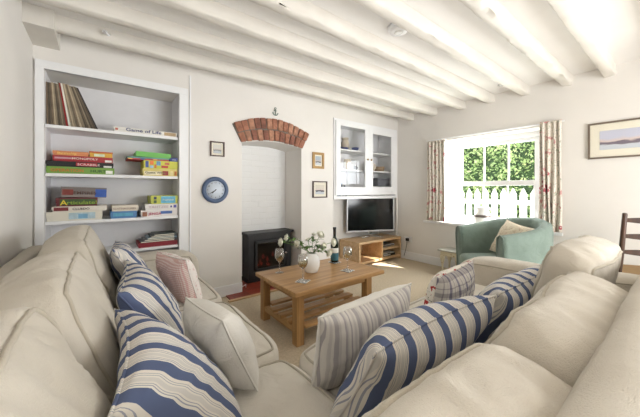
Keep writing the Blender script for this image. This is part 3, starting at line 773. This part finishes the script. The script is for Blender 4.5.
for i in range(5):
    T = Matrix.Translation((2.93 + i * .032, 3.36, zl)) @ Matrix.Rotation(-.16 - .02 * i, 4, 'Y')
    o = MB().box((0, -.08, 0), (.016, .08, .26 - .02 * i), .002, T=T).build('book', plain('spine', [(90, 110, 150), (226, 222, 214), (150, 160, 180), (232, 228, 220), (120, 128, 150)][i], .6, bump=0))
    MB().box((.002, -.078, .004), (.014, .0805, .258 - .02 * i), T=T).build('pages', M['paper'], o)
    tag(o, '%s leaning book on the bottom cupboard shelf' % ['mid blue leftmost', 'white second', 'pale blue third', 'cream fourth', 'slate blue rightmost'][i], 'book')
for i, x in enumerate((3.72, 3.86)):
    vessel('plate', (x, 3.42, zu), [(.05, 0), (.105, .02), (.10, .022), (.05, .004), (0, .004)], M['navy'], 'navy blue plate, %s of two behind the right cupboard door' % ('left' if i == 0 else 'right'), 'plate')
vessel('teapot', (3.76, 3.40, zm), [(.05, 0), (.09, .06), (.085, .11), (.04, .15), (.045, .155), (.01, .17), (.014, .19), (0, .2)], plain('biscuit_glaze', (216, 204, 184), .35), 'biscuit coloured teapot on the middle shelf behind the right door', 'teapot', (.08, .03, .12))
vessel('basket', (4.0, 3.42, zm), [(.08, 0), (.10, .09), (.094, .09), (.074, .01), (0, .01)], plain('wicker', (172, 146, 116), .8, bump=.9, bscale=160), 'brown wicker basket next to the teapot in the cupboard', 'basket')
o = tag(MB().box((3.80, 3.28, zl + .16), (4.12, 3.50, zl + .30), .004).build('storage_box', plain('charcoal_card', (96, 98, 104), .7)), 'dark grey storage box raised on two jars in the cupboard bottom', 'box')
MB().box((3.797, 3.277, zl + .255), (4.123, 3.503, zl + .302), .004).build('lid', plain('charcoal_lid', (86, 88, 94), .7), o)
for i, x in enumerate((3.88, 4.03)):
    vessel('jar', (x, 3.38, zl), [(.05, 0), (.055, .02), (.055, .12), (.045, .135), (.05, .14), (.05, .158), (0, .158)], plain('pale_jar', [(214, 212, 196), (196, 204, 190)][i], .35), 'pale jar under the grey storage box, %s one' % ('left' if i == 0 else 'right'), 'jar')
vessel('glass_vase', (3.68, 3.40, zl), [(.04, 0), (.05, .1), (.03, .2), (.045, .24), (.04, .24), (.025, .2), (0, .01)], M['glass'], 'clear glass vase on the bottom shelf behind the right door', 'vase')

# ================================================================ TV STAND + TV
ts = thing('television_stand', (3.68, 3.33, 0), 'light oak open television stand with two shelves in the corner', 'tv stand')
sx0, sx1, sy0, sy1, sz = 3.15, 4.195, 3.09, 3.54, .385
MB().box((sx0, sy0, sz - .035), (sx1, sy1, sz), .003).build('top', M['lightoak'], ts)
MB().box((sx0, sy0, 0.02), (sx0 + .035, sy1, sz - .035), .002).build('side_panel', M['lightoak'], ts)
MB().box((sx1 - .035, sy0, 0.0), (sx1, sy1, sz - .035), .002).build('side_panel', M['lightoak'], ts)
MB().box((sx0 + .035, sy0, .04), (sx1 - .035, sy1, .075), .002).build('bottom_shelf', M['lightoak'], ts)
MB().box((3.685, sy0 + .004, .075), (3.72, sy1, sz - .035), .002).build('divider', M['lightoak'], ts)
MB().box((3.72, sy0 + .004, .2), (sx1 - .035, sy1, .225), .002).build('shelf', M['lightoak'], ts)
MB().box((sx0 + .035, sy1 - .012, .075), (3.685, sy1, sz - .035)).build('back_panel', M['lightoak'], ts)
MB().box((sx0 + .01, sy0 + .02, 0), (sx0 + .06, sy1 - .02, .04)).build('plinth', M['lightoak'], ts)
b = tag(MB().box((3.76, 3.16, .2255), (4.10, 3.42, .262), .006).build('set_top_box', M['silver']), 'silver set-top box on the upper stand shelf', 'set-top box')
MB().box((3.78, 3.157, .235), (4.08, 3.162, .252)).build('front_panel', M['blackgloss'], b)
b = tag(MB().box((3.75, 3.13, .0755), (4.08, 3.40, .112), .005).build('disc_player', M['blackgloss']), 'black disc player on the lower stand shelf', 'disc player')
MB().box((3.77, 3.128, .085), (3.95, 3.133, .103)).build('disc_tray', M['silver'], b)
for i, (x, z) in enumerate(((3.84, .1125), (4.02, .1125))):
    o = tag(MB().box((x - .06, 3.14, z), (x + .05, 3.28, z + .014), .002).build('disc_case', M['ceramic']), 'white disc case on the black disc player, %s one' % ('left' if i == 0 else 'right'), 'disc case')

tvd = V((.927, -.375, 0)).normalized(); tvc = V((3.70, 3.355, .775))
T4 = frame4(tvc, tvd, (0, 0, 1))
tv = thing('television', (3.70, 3.35, sz), 'flat television with silver bezel standing on the oak stand', 'television')
hw, hh = .445, .293
def rb(a, b, bev=.003): return MB().box(a, b, bev, T=T4)
m = MB()
m.box((-hw, -hh, -.0), (-hw + .018, hh, .02), .003, T=T4).box((hw - .018, -hh, 0), (hw, hh, .02), .003, T=T4).box((-hw, hh - .018, 0), (hw, hh, .02), .003, T=T4).box((-hw, -hh, 0), (hw, -hh + .026, .02), .003, T=T4)
m.build('bezel', M['silver'], tv)
rb((-hw + .018, -hh + .026, .004), (hw - .018, hh - .018, .012), 0).build('screen', M['screen'], tv)
rb((-hw + .01, -hh + .01, -.03), (hw - .01, hh - .01, 0), .008).build('casing', M['black'], tv)
m = MB().box((-.03, -hh - .07, -.02), (.03, -hh + .03, 0), .004, T=T4); m.build('neck', M['chrome'], tv)
nb = V((tvc.x, tvc.y, sz + .006)); dn = V((tvd.y, -tvd.x, 0)) * 1  # towards the viewer
m = MB()
for sx in (-1, 1):
    for sy in (-1, 1): m.tube([nb + V((0, 0, .012)), nb + tvd * sx * .11 + dn * sy * .035 + V((0, 0, .004)), nb + tvd * sx * .20 + dn * sy * .085 + V((0, 0, .001))], .0065, 8)
m.build('stand_foot', M['chrome'], tv)

# socket and plug
sk = tag(MB().box((XR - .010, 2.90, .30), (XR, 3.05, .39), .003).build('wall_socket', M['gloss']), 'white double wall socket between the oak stand and the window', 'socket')
for yy in (2.94, 3.01): MB().box((XR - .012, yy - .008, .372), (XR - .009, yy + .008, .382), .001).build('switch', M['ceramic'], sk)
pg = tag(MB().box((XR - .045, 2.95, .318), (XR - .0105, 3.0, .368), .008).tube([(XR - .03, 2.975, .32), (XR - .035, 2.98, .27), (XR - .03, 3.0, .18), (XR - .03, 3.04, .05)], .004, 6).build('plug', M['black']), 'black plug with hanging cable in the wall socket', 'plug')

# ceiling fittings
sm = thing('smoke_alarm', (1.88, 1.41, 2.5), 'round white smoke alarm on the ceiling between two beams', 'smoke alarm')
MB().lathe((1.88, 1.41, 2.4995), [(0, 0), (.085, 0), (.085, -.014), (.07, -.04), (.036, -.046), (0, -.046)], 28).build('housing', M['gloss'], sm)
MB().lathe((1.88, 1.41, 2.456), [(.032, 0), (.034, -.004), (.03, -.008), (.014, -.01), (0, -.01)], 20).build('test_button', M['ceramic'], sm)
for (x, y, lab) in ((3.91, 1.40, 'small round ceiling spotlight near the window wall'), (3.93, 2.64, 'small round ceiling spotlight near the corner cupboard')):
    s_ = thing('ceiling_spotlight', (x, y, 2.5), lab, 'spotlight')
    MB().lathe((x, y, 2.4995), [(.045, 0), (.045, -.006), (.036, -.010), (.03, -.004), (.03, 0)], 24).build('ring', M['chrome'], s_)
    MB().lathe((x, y, 2.4985), [(0, 0), (.03, 0), (.028, -.004), (0, -.005)], 20).build('lamp', M['ceramic'], s_)
hk = tag(MB().tube([(0.03, 2.797, 2.44), (0.03, 2.775, 2.435), (0.04, 2.768, 2.42), (.055, 2.775, 2.41), (.06, 2.79, 2.425)], .007, 8).lathe((.03, 2.80, 2.44), [(0, 0), (.018, 0), (.014, .006), (0, .007)], 14, axis='y').build('beam_hook', M['gloss']), 'small white hook on the side of the beam nearest the shelves', 'hook')

# ================================================================ COFFEE TABLE
ct = thing('coffee_table', (1.66, 2.13, 0), 'oak coffee table with a slatted lower shelf in front of the fireplace', 'table')
tx0, tx1, ty0, ty1, tz = 1.15, 2.165, 1.785, 2.48, .43
MB().box((tx0, ty0, tz - .036), (tx1, ty1, tz), .012).build('tabletop', M['oak'], ct)
for x in (1.185, 1.955):
    for y in (ty0 + .035, ty1 - .105): MB().box((x, y, 0), (x + .068, y + .068, tz - .036), .004).build('leg', M['oakz'], ct)
for y in (ty0 + .055, ty1 - .08): MB().box((1.253, y, tz - .085), (1.955, y + .025, tz - .036), .002).build('apron', M['oak'], ct)
for x in (1.205, 1.98): MB().box((x, ty0 + .103, tz - .085), (x + .025, ty1 - .105, tz - .036), .002).build('apron', M['oaky'], ct)
for x in (1.195, 1.965): MB().box((x, ty0 + .103, .085), (x + .045, ty1 - .105, .13), .003).build('stretcher', M['oaky'], ct)
for k, y in enumerate((1.80, 1.935, 2.07, 2.205, 2.34)):
    a0, a1 = (1.255, 1.953) if k in (0, 4) else (1.19, 2.02)
    MB().box((a0, y, .1305), (a1, y + .072, .152), .004).build('slat', M['oak'], ct)

# coasters, glasses, bottle, vase
tz0 = tz + .0005
def chk():
    a = N('grey_patterned_coaster'); a.p.inputs['Roughness'].default_value = .4
    co = a.coord(); v = a.n('ShaderNodeTexVoronoi'); v.inputs['Scale'].default_value = 60; a.l(co, v.inputs[0])
    a.l(a.ramp(v.outputs['Distance'], [(0, sc((235, 235, 232))), (.45, sc((120, 126, 130)))], 'CONSTANT'), a.p.inputs['Base Color']); return a.m
M['coaster'] = chk()
def coaster(x, y, rz, lab):
    T = Matrix.Translation((x, y, tz0)) @ Matrix.Rotation(rz, 4, 'Z')
    tag(MB().box((-.05, -.05, 0), (.05, .05, .005), .002, T=T).build('coaster', M['coaster']), lab, 'coaster')
coaster(1.352, 1.985, .5, 'patterned square coaster under the glass nearest the camera')
coaster(1.865, 1.985, .2, 'patterned square coaster under the right-hand wine glass')
coaster(1.975, 2.30, .1, 'patterned coaster under the green wine bottle')
def wine_glass(x, y, z, lab, s=1.0):
    r = thing('wine_glass', (x, y, z), lab, 'wine glass')
    s *= 1.16
    pr = [(0, .0), (.034, .0), (.034, .002), (.012, .006), (.0045, .012), (.004, .075), (.010, .088), (.028, .105), (.037, .128), (.037, .15), (.030, .19), (.0285, .19), (.0353, .15), (.0353, .128), (.026, .107), (.008, .09), (0, .088)]
    MB().lathe((x, y, z), [(a * s, b * s) for a, b in pr], 28).build('glass_body', M['wineglass'], r)
    w_ = [(0, .0885), (.008, .0905), (.0255, .1075), (.0345, .128), (.035, .136), (0, .136)]
    MB().lathe((x, y, z), [(a * s, b * s) for a, b in w_], 24).build('wine', M['wine'], r)
    return r
wine_glass(1.326, 2.333, tz0, 'wine glass standing without a coaster at the left end of the table', 1.0)
wine_glass(1.352, 1.985, tz0 + .0055, 'wine glass nearest the camera on a patterned coaster', 1.0)
wine_glass(1.865, 1.985, tz0 + .0055, 'right-hand wine glass on a coaster in front of the bottle', 1.0)
bo = thing('wine_bottle', (1.975, 2.30, tz0 + .006), 'dark green wine bottle with teal label standing on the coffee table', 'bottle')
bx_, by_, bz_ = 1.975, 2.30, tz0 + .0055
MB().lathe((bx_, by_, bz_), [(a * 1.1, b * 1.15) for a, b in [(0, .004), (.034, 0), (.038, .006), (.038, .17), (.034, .195), (.018, .225), (.014, .24), (.014, .305), (.016, .307), (.016, .318), (0, .318)]], 28).build('glass_body', M['bottle'], bo)
MB().lathe((bx_, by_, bz_), [(a * 1.1, b * 1.15) for a, b in [(.0385, .02), (.0388, .022), (.0388, .085), (.0385, .087)]], 28).build('label', M['teal_label'], bo)
MB().lathe((bx_, by_, bz_), [(a * 1.1, b * 1.15) for a, b in [(.0385, .088), (.0388, .09), (.0388, .13), (.0385, .132)]], 28).build('label', M['ceramic'], bo)
MB().lathe((bx_, by_, bz_), [(a * 1.1, b * 1.15) for a, b in [(.0146, .255), (.0150, .30), (.0168, .306), (.0168, .32), (0, .321)]], 20).build('foil_capsule', M['black'], bo)
vx, vy = 1.575, 2.17
vs_ = tag(MB().lathe((vx, vy, tz0), [(a * 1.2, b * 1.15) for a, b in [(0, 0), (.045, 0), (.05, .004), (.066, .05), (.068, .085), (.058, .125), (.040, .148), (.036, .155), (.032, .155), (.036, .147), (.054, .122), (.062, .085), (.058, .05), (.04, .01), (0, .008)]], 36).build('vase', M['ceramic']), 'rounded white ceramic vase on the coffee table', 'vase')
# flowers
def rose(r, c, R, d, rnd):
    mb = MB(); d = V(d).normalized(); q = d.to_track_quat('Z', 'Y').to_matrix().to_4x4(); T = Matrix.Translation(c) @ q
    mb.lathe((0, 0, 0), [(0, -R * .5), (R * .5, -R * .35), (R * .68, 0), (R * .55, R * .45), (R * .25, R * .62), (0, R * .6)], 12); 
    for ringn, (k, rr_, tilt, hgt) in enumerate(((5, .55, .25, .95), (6, .8, .5, .8), (7, 1.0, .9, .6))):
        for i in range(k):
            a = 2 * PI * i / k + ringn * .5 + rnd.random() * .2
            vs = []; fs = []; nn = 4
            for u in range(nn + 1):
                for v_ in range(nn + 1):
                    uu = -1 + 2 * u / nn; vv = v_ / nn
                    ang = a + uu * .75 * (1 - .35 * vv)
                    rad = R * (.35 + (rr_ - .2) * math.sin(vv * PI * .5)) * (1 + .06 * uu * uu)
                    z = R * (-.45 + hgt * 1.15 * vv * (1 - .12 * uu * uu)) 
                    vs.append(V((rad * math.cos(ang), rad * math.sin(ang), z)))
            for u in range(nn):
                for v_ in range(nn):
                    kk = u * (nn + 1) + v_; fs.append([kk, kk + nn + 1, kk + nn + 2, kk + 1])
            mb.add(vs, fs, 0, True)
    mb.v = [T @ v for v in mb.v]
    return mb.build('blossom', M['petal'], r)
def leafshape(mb, c, d, L, W, mi=0):
    d = V(d).normalized(); s = d.cross(V((0, 0, 1)));
    if s.length < .1: s = V((1, 0, 0))
    s.normalize(); u = s.cross(d); n_ = 5; vs = []; fs = []
    for i in range(n_ + 1):
        t = i / n_; wd = W * math.sin(PI * min(1, t * .92 + .06)) ; p = V(c) + d * L * t - u * L * .25 * t * t
        vs += [p - s * wd + u * .15 * wd, p, p + s * wd + u * .15 * wd]
    for i in range(n_):
        a = i * 3; fs += [[a, a + 1, a + 4, a + 3], [a + 1, a + 2, a + 5, a + 4]]
    mb.add(vs, fs, mi, True)
RG = V((.7912, -.6115, 0)); FW = V((.6115, .7912, 0))
heads = [(-.285, .28, -.01, .030, 'drooping cream rose furthest left over the glass', 'rose'), (-.238, .314, .03, .027, 'cream rose bud just right of the leftmost rose', 'rose'), (-.13, .277, -.03, .031, 'cream rose left of the vase mouth', 'rose'),
         (.084, .35, -.01, .031, 'topmost cream rose of the bunch', 'rose'), (.205, .28, -.02, .029, 'cream rose furthest right beside the wine bottle', 'rose'), (.165, .185, -.03, .031, 'lowest cream rose, right of the vase', 'rose'), (.112, .25, -.05, .027, 'cream rose in the middle of the right-hand cluster', 'rose'), (.02, .345, .03, .018, 'small green topmost bud of the bunch', 'flower'), (-.04, .30, .02, .016, 'small green bud left of the topmost one', 'flower')]
rnd = random.Random(21)
for (a, z, b, R, lab, cat) in heads:
    base = V((vx, vy, tz0 + .05)); mouth = V((vx, vy, tz0 + .18)) + RG * (.018 if a > 0 else -.018) * min(1, abs(a) * 12)
    R *= 1.15; hd = V((vx, vy, tz0)) + RG * a + FW * b + V((0, 0, z))
    r = thing('rose' if cat == 'rose' else 'flower_bud', mouth, lab + ' in the white vase' if 'vase' not in lab else lab, cat)
    mid = mouth.lerp(hd, .5) + V((0, 0, .035))
    pts = []
    for k in range(9):
        t = k / 8; pts.append(mouth * (1 - t) ** 2 + mid * 2 * t * (1 - t) + hd * t * t)
    MB().tube([V((vx, vy, tz0 + .03)).lerp(mouth, .2)] + pts, .0025, 6).build('stem', M['stem'], r)
    dr_ = (pts[-1] - pts[-2]).normalized() - FW * .5
    if R > .018: rose(r, hd, R, dr_, rnd)
    else: MB().lathe(hd, [(0, -R), (R * .7, -R * .5), (R * .8, 0), (R * .4, R * .9), (0, R * 1.3)], 10).build('bud', M['stem'], r)
    lf = MB()
    for q in range(7):
        t = rnd.uniform(.25, .98); p = pts[int(t * 8)]
        leafshape(lf, p, (rnd.uniform(-1, 1), rnd.uniform(-1, 1), rnd.uniform(-.2, .9)), rnd.uniform(.045, .08), rnd.uniform(.013, .022))
    lf.build('leaf', M['leaf'], r)

# ================================================================ CURTAINS, JUG
def curtain(y0, y1, x, folds, lab, z0=.70, z1=2.0):
    n_, m_ = 110, 24; vs = []; fs = []
    for i in range(n_ + 1):
        u = i / n_
        for j in range(m_ + 1):
            v = j / m_; z = z1 + (z0 - z1) * v
            amp = .018 + .014 * v
            xx = x - .03 - amp * math.sin(u * folds * 2 * PI + .6 * math.sin(v * 2)) - .006 * math.sin(u * 31 + v * 5)
            vs.append((xx, y0 + (y1 - y0) * u + .010 * math.sin(v * 6 + u * 9) * v, z))
    for i in range(n_):
        for j in range(m_):
            k = i * (m_ + 1) + j; fs.append([k, k + m_ + 1, k + m_ + 2, k + 1])
    r = thing('curtain', (x - .03, (y0 + y1) / 2, z0), lab, 'curtain')
    o = MB().add(vs, fs, 0, True).build('fabric', M['curtain'], r)
    so = o.modifiers.new('thickness', 'SOLIDIFY'); so.thickness = .003
    # gathered heading tape
    h = MB(); h.box((x - .032, y0, z1 - .012), (x - .012, y1, z1 + .012), .004); h.build('heading', M['curtain'], r)
curtain(2.27, 2.565, XR - .035, 5, 'floral gathered curtain at the left side of the window', .715, 1.965)
curtain(.885, 1.09, XR - .035, 4, 'floral gathered curtain at the right side of the window', .715)
tag(MB().box((XR - .05, .86, 1.985), (XR - .032, 2.60, 2.0), .003).build('curtain_track', M['gloss']), 'thin white curtain track over the window recess', 'curtain track')
jz = WZ0 + .0045; jx, jy = XR + .10, 1.80
jg = tag(MB().lathe((jx, jy, jz), [(a * 1.15, b * 1.25) for a, b in [(.06, 0), (.095, .04), (.10, .09), (.08, .13), (.062, .155), (.075, .20), (.07, .20), (.056, .155), (0, .01)]], 28).build('jug', M['ceramic']), 'white ceramic jug with a patterned band on the windowsill', 'jug')
MB().lathe((jx, jy, jz), [(a * 1.15, b * 1.25) for a, b in [(.0985, .085), (.102, .09), (.092, .112), (.088, .115)]], 28).build('patterned_band', plain('band_brown', (96, 84, 80), .5, var=.5, scale=60), jg)
MB().tube([(jx, jy - .085, jz + .235), (jx, jy - .14, jz + .22), (jx, jy - .16, jz + .16), (jx, jy - .11, jz + .10)], .009, 8).build('handle', M['ceramic'], jg)

# ================================================================ ARMCHAIR
def armchair():
    c = V((3.54, 1.26, 0)); fdir = V((-.82, .57, 0)).normalized(); sdir = V((-fdir.y, fdir.x, 0))
    r = thing('tub_armchair', c, 'sage green fabric tub armchair below the window', 'armchair')
    n_ = 48; vs = []; fs = []; RO, TH = .42, .11
    prof = []
    # wall cross-section: (inward 0..1, height frac) loop outer bottom -> top -> inner bottom
    sec = [(0, 0), (0, .5), (-.02, .86), (.08, .965), (.5, 1.0), (.92, .965), (1.02, .86), (1, .5), (1, 0)]
    def path(t):   # t 0..1 around the tub from right arm front to left arm front
        L1 = .28; arcL = PI * (RO); tot = 2 * L1 + arcL; s = t * tot
        if s < L1: return V((L1 - s, -RO)), V((0, 1))
        if s > L1 + arcL: return V((s - L1 - arcL, RO)), V((0, -1))
        a = -PI / 2 - (s - L1) / RO
        return V((RO * math.cos(a), RO * math.sin(a))), V((-math.cos(a), -math.sin(a)))
    for i in range(n_ + 1):
        t = i / n_; p, nrm = path(t); H = .755 + .13 * math.sin(PI * t) ** 1.2
        for a, b in sec:
            q = p + nrm * TH * a; z = .05 + (H - .05) * b
            flare = 1 + .05 * b
            w_ = c + fdir * (q.x * flare) + sdir * (q.y * flare); 
            k = noise.noise(V((w_.x * 5, w_.y * 5, z * 4))) * .012
            vs.append((w_.x + k, w_.y + k, z + k * .4))
    m_ = len(sec)
    for i in range(n_):
        for j in range(m_ - 1):
            k = i * m_ + j; fs.append([k, k + 1, k + m_ + 1, k + m_])
        fs.append([i * m_, i * m_ + m_, i * m_ + 2 * m_ - 1, i * m_ + m_ - 1])
    fs.append([j for j in range(m_)][::-1]); fs.append([n_ * m_ + j for j in range(m_)])
    MB().add(vs, fs, 0, True).build('tub_shell', M['sage'], r)
    # piping at rim of the arms
    for e, tt in ((0, 0.0), (n_, 1.0)):
        pm = MB(); pm.tube([V(vs[e * m_ + j]) + fdir * .004 for j in range(m_)], .006, 6); pm.build('piping', M['sage'], r)
    T = frame4(c + fdir * .03 + V((0, 0, .36)), fdir, sdir)
    cushion('seat_cushion', T, .66, .62, .18, M['sage'], r, puff=.2, wr=.008, pipe=False, n=20, nh=6)
    T2 = frame4(c + fdir * .02, fdir, sdir)
    MB().box((-.28, -.30, .05), (.30, .30, .27), .02, T=T2).build('base', M['sage'], r)
    for sx in (-.22, .24):
        for sy in (-.26, .26): MB().lathe(c + fdir * sx + sdir * sy, [(.016, 0), (.022, .055)], 12).build('leg', M['darkwood'], r)
    return c, fdir, sdir
ac, af, as_ = armchair()
# cushion on armchair
T4 = frame4(ac - af * .06 + as_ * .06 + V((0, 0, .65)), as_ * -1 + V((0, 0, .12)), V((0, 0, 1)) - af * .5)
pillow('scatter_cushion', T4, .44, .40, .14, [M['floral_small']], seed=8)
tag(bpy.data.objects['scatter_cushion'], 'cream floral scatter cushion propped in the green armchair', 'cushion')

# small side table
sd = thing('side_table', (4.06, 2.10, 0), 'small cream painted side table with a carved leg by the window wall', 'side table')
M['cream_paint'] = floral('mottled_cream_paint', (228, 218, 192), [((196, 172, 132), 2.0, .25)], 14).m
MB().box((3.90, 1.92, .315), (4.20, 2.24, .335), .006).build('tabletop', plain('grey_top', (176, 174, 164), .4), sd)
MB().box((3.93, 1.95, .25), (4.17, 2.21, .315), .006).build('apron', M['cream_paint'], sd)
for (x, y) in ((3.95, 2.19), (4.15, 2.19), (3.95, 1.97), (4.15, 1.97)):
    l_ = MB().lathe((x, y, 0), [(.014, .0), (.02, .02), (.012, .04), (.014, .12), (.03, .19), (.034, .25), (.02, .255)], 14).build('leg', M['cream_paint'], sd)
    MB().lathe((x, y, 0), [(.018, 0), (.022, .012), (.012, .03)], 12).build('foot', M['darkwood'], l_)

# dark ladder back chair
lc = thing('ladderback_chair', (4.0, .55, 0), 'dark wood ladder-back chair behind the right end of the sofa', 'chair')
def post(x): MB().tube([(x, .42, 0), (x, .42, .45), (x, .385, .62), (x, .33, .99), (x, .328, 1.0)], [.016, .019, .019, .018, .015], 10).build('rear_post', M['darkwood'], lc)
post(3.80); post(4.17)
for x in (3.79, 4.18): MB().tube([(x, .80, 0), (x, .80, .44)], [.014, .018], 10).build('leg', M['darkwood'], lc)
for z, y in ((.94, .345), (.80, .362), (.66, .380)):
    m = MB(); n_ = 12; vs = []; fs = []
    for i in range(n_ + 1):
        t = i / n_; x = 3.815 + .34 * t; by = y - .02 * math.sin(PI * t); hh_ = .016 + .012 * math.sin(PI * t)
        vs += [(x, by - .007, z - hh_), (x, by - .007, z + hh_), (x, by + .007, z + hh_), (x, by + .007, z - hh_)]
    for i in range(n_):
        a = i * 4
        for j in range(4): fs.append([a + j, a + (j + 1) % 4, a + 4 + (j + 1) % 4, a + 4 + j])
    fs += [[0, 3, 2, 1], [n_ * 4, n_ * 4 + 1, n_ * 4 + 2, n_ * 4 + 3]]
    m.add(vs, fs).build('ladder_slat', M['darkwood'], lc)
MB().box((3.78, .40, .435), (4.19, .82, .465), .01).build('seat', plain('rush', (150, 120, 80), .9, bump=.8, bscale=120), lc)
for y in (.42, .80): MB().tube([(3.80, y, .22), (4.17, y, .22)], .010, 8).build('stretcher', M['darkwood'], lc)
for x in (3.795, 4.175): MB().tube([(x, .42, .16), (x, .80, .16)], .010, 8).build('stretcher', M['darkwood'], lc)

# ================================================================ CORNER SOFA
so = thing('corner_sofa', (.9, .9, 0), 'large cream linen L-shaped corner sofa with piped loose cushions', 'sofa')
L0 = XL + .022
# base
b = MB(); b.box((L0 + .02, .02, .06), (.66, 3.06, .29), .02); b.build('base', M['linen'], so)
b = MB(); b.box((.66, .02, .06), (2.62, 1.12, .29), .02); b.build('base', M['linen'], so)
# back rails
def rail(name, M4, L, H, th, seed):
    return cushion(name, M4, L, H, th, M['linen'], so, puff=.03, nexp=14, wr=.006, seed=seed, n=40, nh=6, pipe=False)
rail('back_frame', frame4((L0 + .055, 1.46, .43), (0, 1, 0), (0, 0, 1)), 3.0, .76, .11, 2)
rail('back_frame', frame4((1.36, .06, .465), (1, 0, 0), (0, 0, 1)), 2.60, .85, .12, 4)
# arms
cushion('armrest', frame4((.15, 2.92, .33), (1, 0, 0), (0, 0, 1)), 1.16, .60, .27, M['linen'], so, puff=.06, nexp=7, wr=.006, seed=9, n=26, nh=8)
def armwarp(p, x, y, z):
    return p + V((0, .07 * max(0, -x) * max(0, y), 0))
cushion('armrest', frame4((2.60, .64, .32), (0, 1, 0), (0, 0, 1)), 1.22, .60, .26, M['linen'], so, puff=.06, nexp=6, wr=.006, seed=19, n=26, nh=8, warp=armwarp)
# seat cushions
def seat(x0, x1, y0, y1, seed, zt=.45):
    cushion('seat_cushion', frame4(((x0 + x1) / 2, (y0 + y1) / 2, zt - .085), (1, 0, 0), (0, 1, 0)), x1 - x0, y1 - y0, .17, M['linen_seat'], so, puff=.16, nexp=8, wr=.007, seed=seed, n=30, nh=8)
seat(-.12, .70, 1.98, 2.78, 31); seat(-.12, .70, 1.16, 1.975, 32); seat(-.12, .69, .36, 1.155, 33)
seat(.715, 1.50, .20, 1.165, 34, .44); seat(1.505, 2.46, .20, 1.175, 35, .44)
# back cushions
def backL(y0, y1, seed, zc=.67, H=.54, lean=.46, xc=-.10, th=.21):
    cushion('back_cushion', frame4((xc, (y0 + y1) / 2, zc), (0, 1, 0), V((-lean, 0, 1))), y1 - y0, H, th, M['linen'], so, puff=.30, nexp=8, wr=.017, seed=seed, n=60, nh=16)
backL(.06, .95, 41, zc=.68); backL(.95, 1.72, 42, zc=.67, lean=.38, xc=-.075, th=.20); backL(1.72, 2.66, 43, zc=.685, lean=.34, xc=-.06, th=.19)
def backR(x0, x1, seed, zc=.64, H=.53, lean=.42, yc=.27, th=.19):
    cushion('back_cushion', frame4(((x0 + x1) / 2, yc, zc), (-1, 0, 0), V((0, -lean, 1))), x1 - x0, H, th, M['linen'], so, puff=.30, nexp=8, wr=.017, seed=seed, n=60, nh=16)
backR(.0, .69, 51); backR(.69, 1.42, 52, zc=.645); backR(1.42, 2.08, 53, zc=.695, yc=.34, lean=.30, th=.17)

# ================================================================ PILLOWS
def pil(center, wdir, updir, w_, h_, t_, mats, lab, seed, **k):
    o = pillow('scatter_cushion', frame4(center, wdir, updir), w_, h_, t_, mats, seed=seed, **k)
    return tag(o, lab, 'cushion')
SB = [M['stripe_blue']]
pil((.165, .93, .605), (.05, 1, 0), (-.78, 0, 1), .58, .45, .17, SB, 'blue and cream striped cushion nearest the camera on the left side of the sofa', 1, bend=.03)
pil((.20, 1.62, .625), (.12, 1, .05), (-.62, .1, 1), .52, .42, .17, SB, 'blue striped cushion behind the nearest striped one on the left side', 2)
pil((.17, 2.10, .665), (.06, 1, -.05), (-.50, 0, 1), .46, .46, .16, SB, 'blue striped cushion furthest back on the left side, beside the pink one', 3)
pil((.43, 2.16, .585), (-.25, 1, 0), (-.30, -.05, 1), .42, .36, .16, [M['floral_pink'], M['gingham']], 'small cushion of pale floral and pink gingham at the far end', 4)
pil((.375, 1.16, .60), (-.05, 1, -.10), (-.42, 0, 1), .42, .30, .17, [M['white_cloth']], 'plain white cushion leaning on the nearest left striped cushion', 5)
pil((.86, .57, .615), (-1, .06, -.02), (0, -.62, 1), .62, .44, .19, SB, 'blue and cream striped cushion nearest the camera on the right side of the sofa', 6, bend=.02)
pil((1.54, .54, .63), (-1, .04, -.02), (0, -.62, 1), .62, .42, .18, SB, 'blue striped cushion nearer the armrest on the right side of the sofa', 7)
pil((.89, .84, .585), (-1, .05, -.05), (0, -.25, 1), .52, .35, .17, [M['white_cloth'], M['stripe_grey']], 'grey striped cushion with white back in front of the nearest right striped one', 9)
pil((1.60, .84, .58), (-1, -.1, .0), (0, -.2, 1), .52, .37, .16, [M['floral_red'], M['plaid']], 'grey plaid cushion with a red floral edge near the right armrest', 10)
lc.rotation_euler = (0, 0, -math.radians(60)); lc.location = (3.863, .269, 0)

for o in bpy.data.objects:
    if '_w' in o: del o['_w']

GROUPS = {'wine_glass': 'wine glasses on the coffee table', 'coaster': 'coasters on the coffee table', 'scatter_cushion': 'scatter cushions on the seats',
          'rose': 'cream roses in the vase', 'flower_bud': 'green buds in the vase', 'board_game_box': 'board games on the alcove shelves', 'magazine': 'magazines on the lowest shelf',
          'framed_picture': 'framed pictures on the walls', 'ceiling_spotlight': 'ceiling spotlights', 'curtain': 'floral window curtains', 'record_sleeve': 'records on the top shelf',
          'book': 'books in the cupboard', 'bowl': 'navy bowls in the cupboard', 'plate': 'navy plates in the cupboard', 'disc_case': 'disc cases in the stand'}
for o in bpy.data.objects:
    if o.parent is None and 'label' in o and o.name.split('.')[0] in GROUPS: o['group'] = GROUPS[o.name.split('.')[0]]
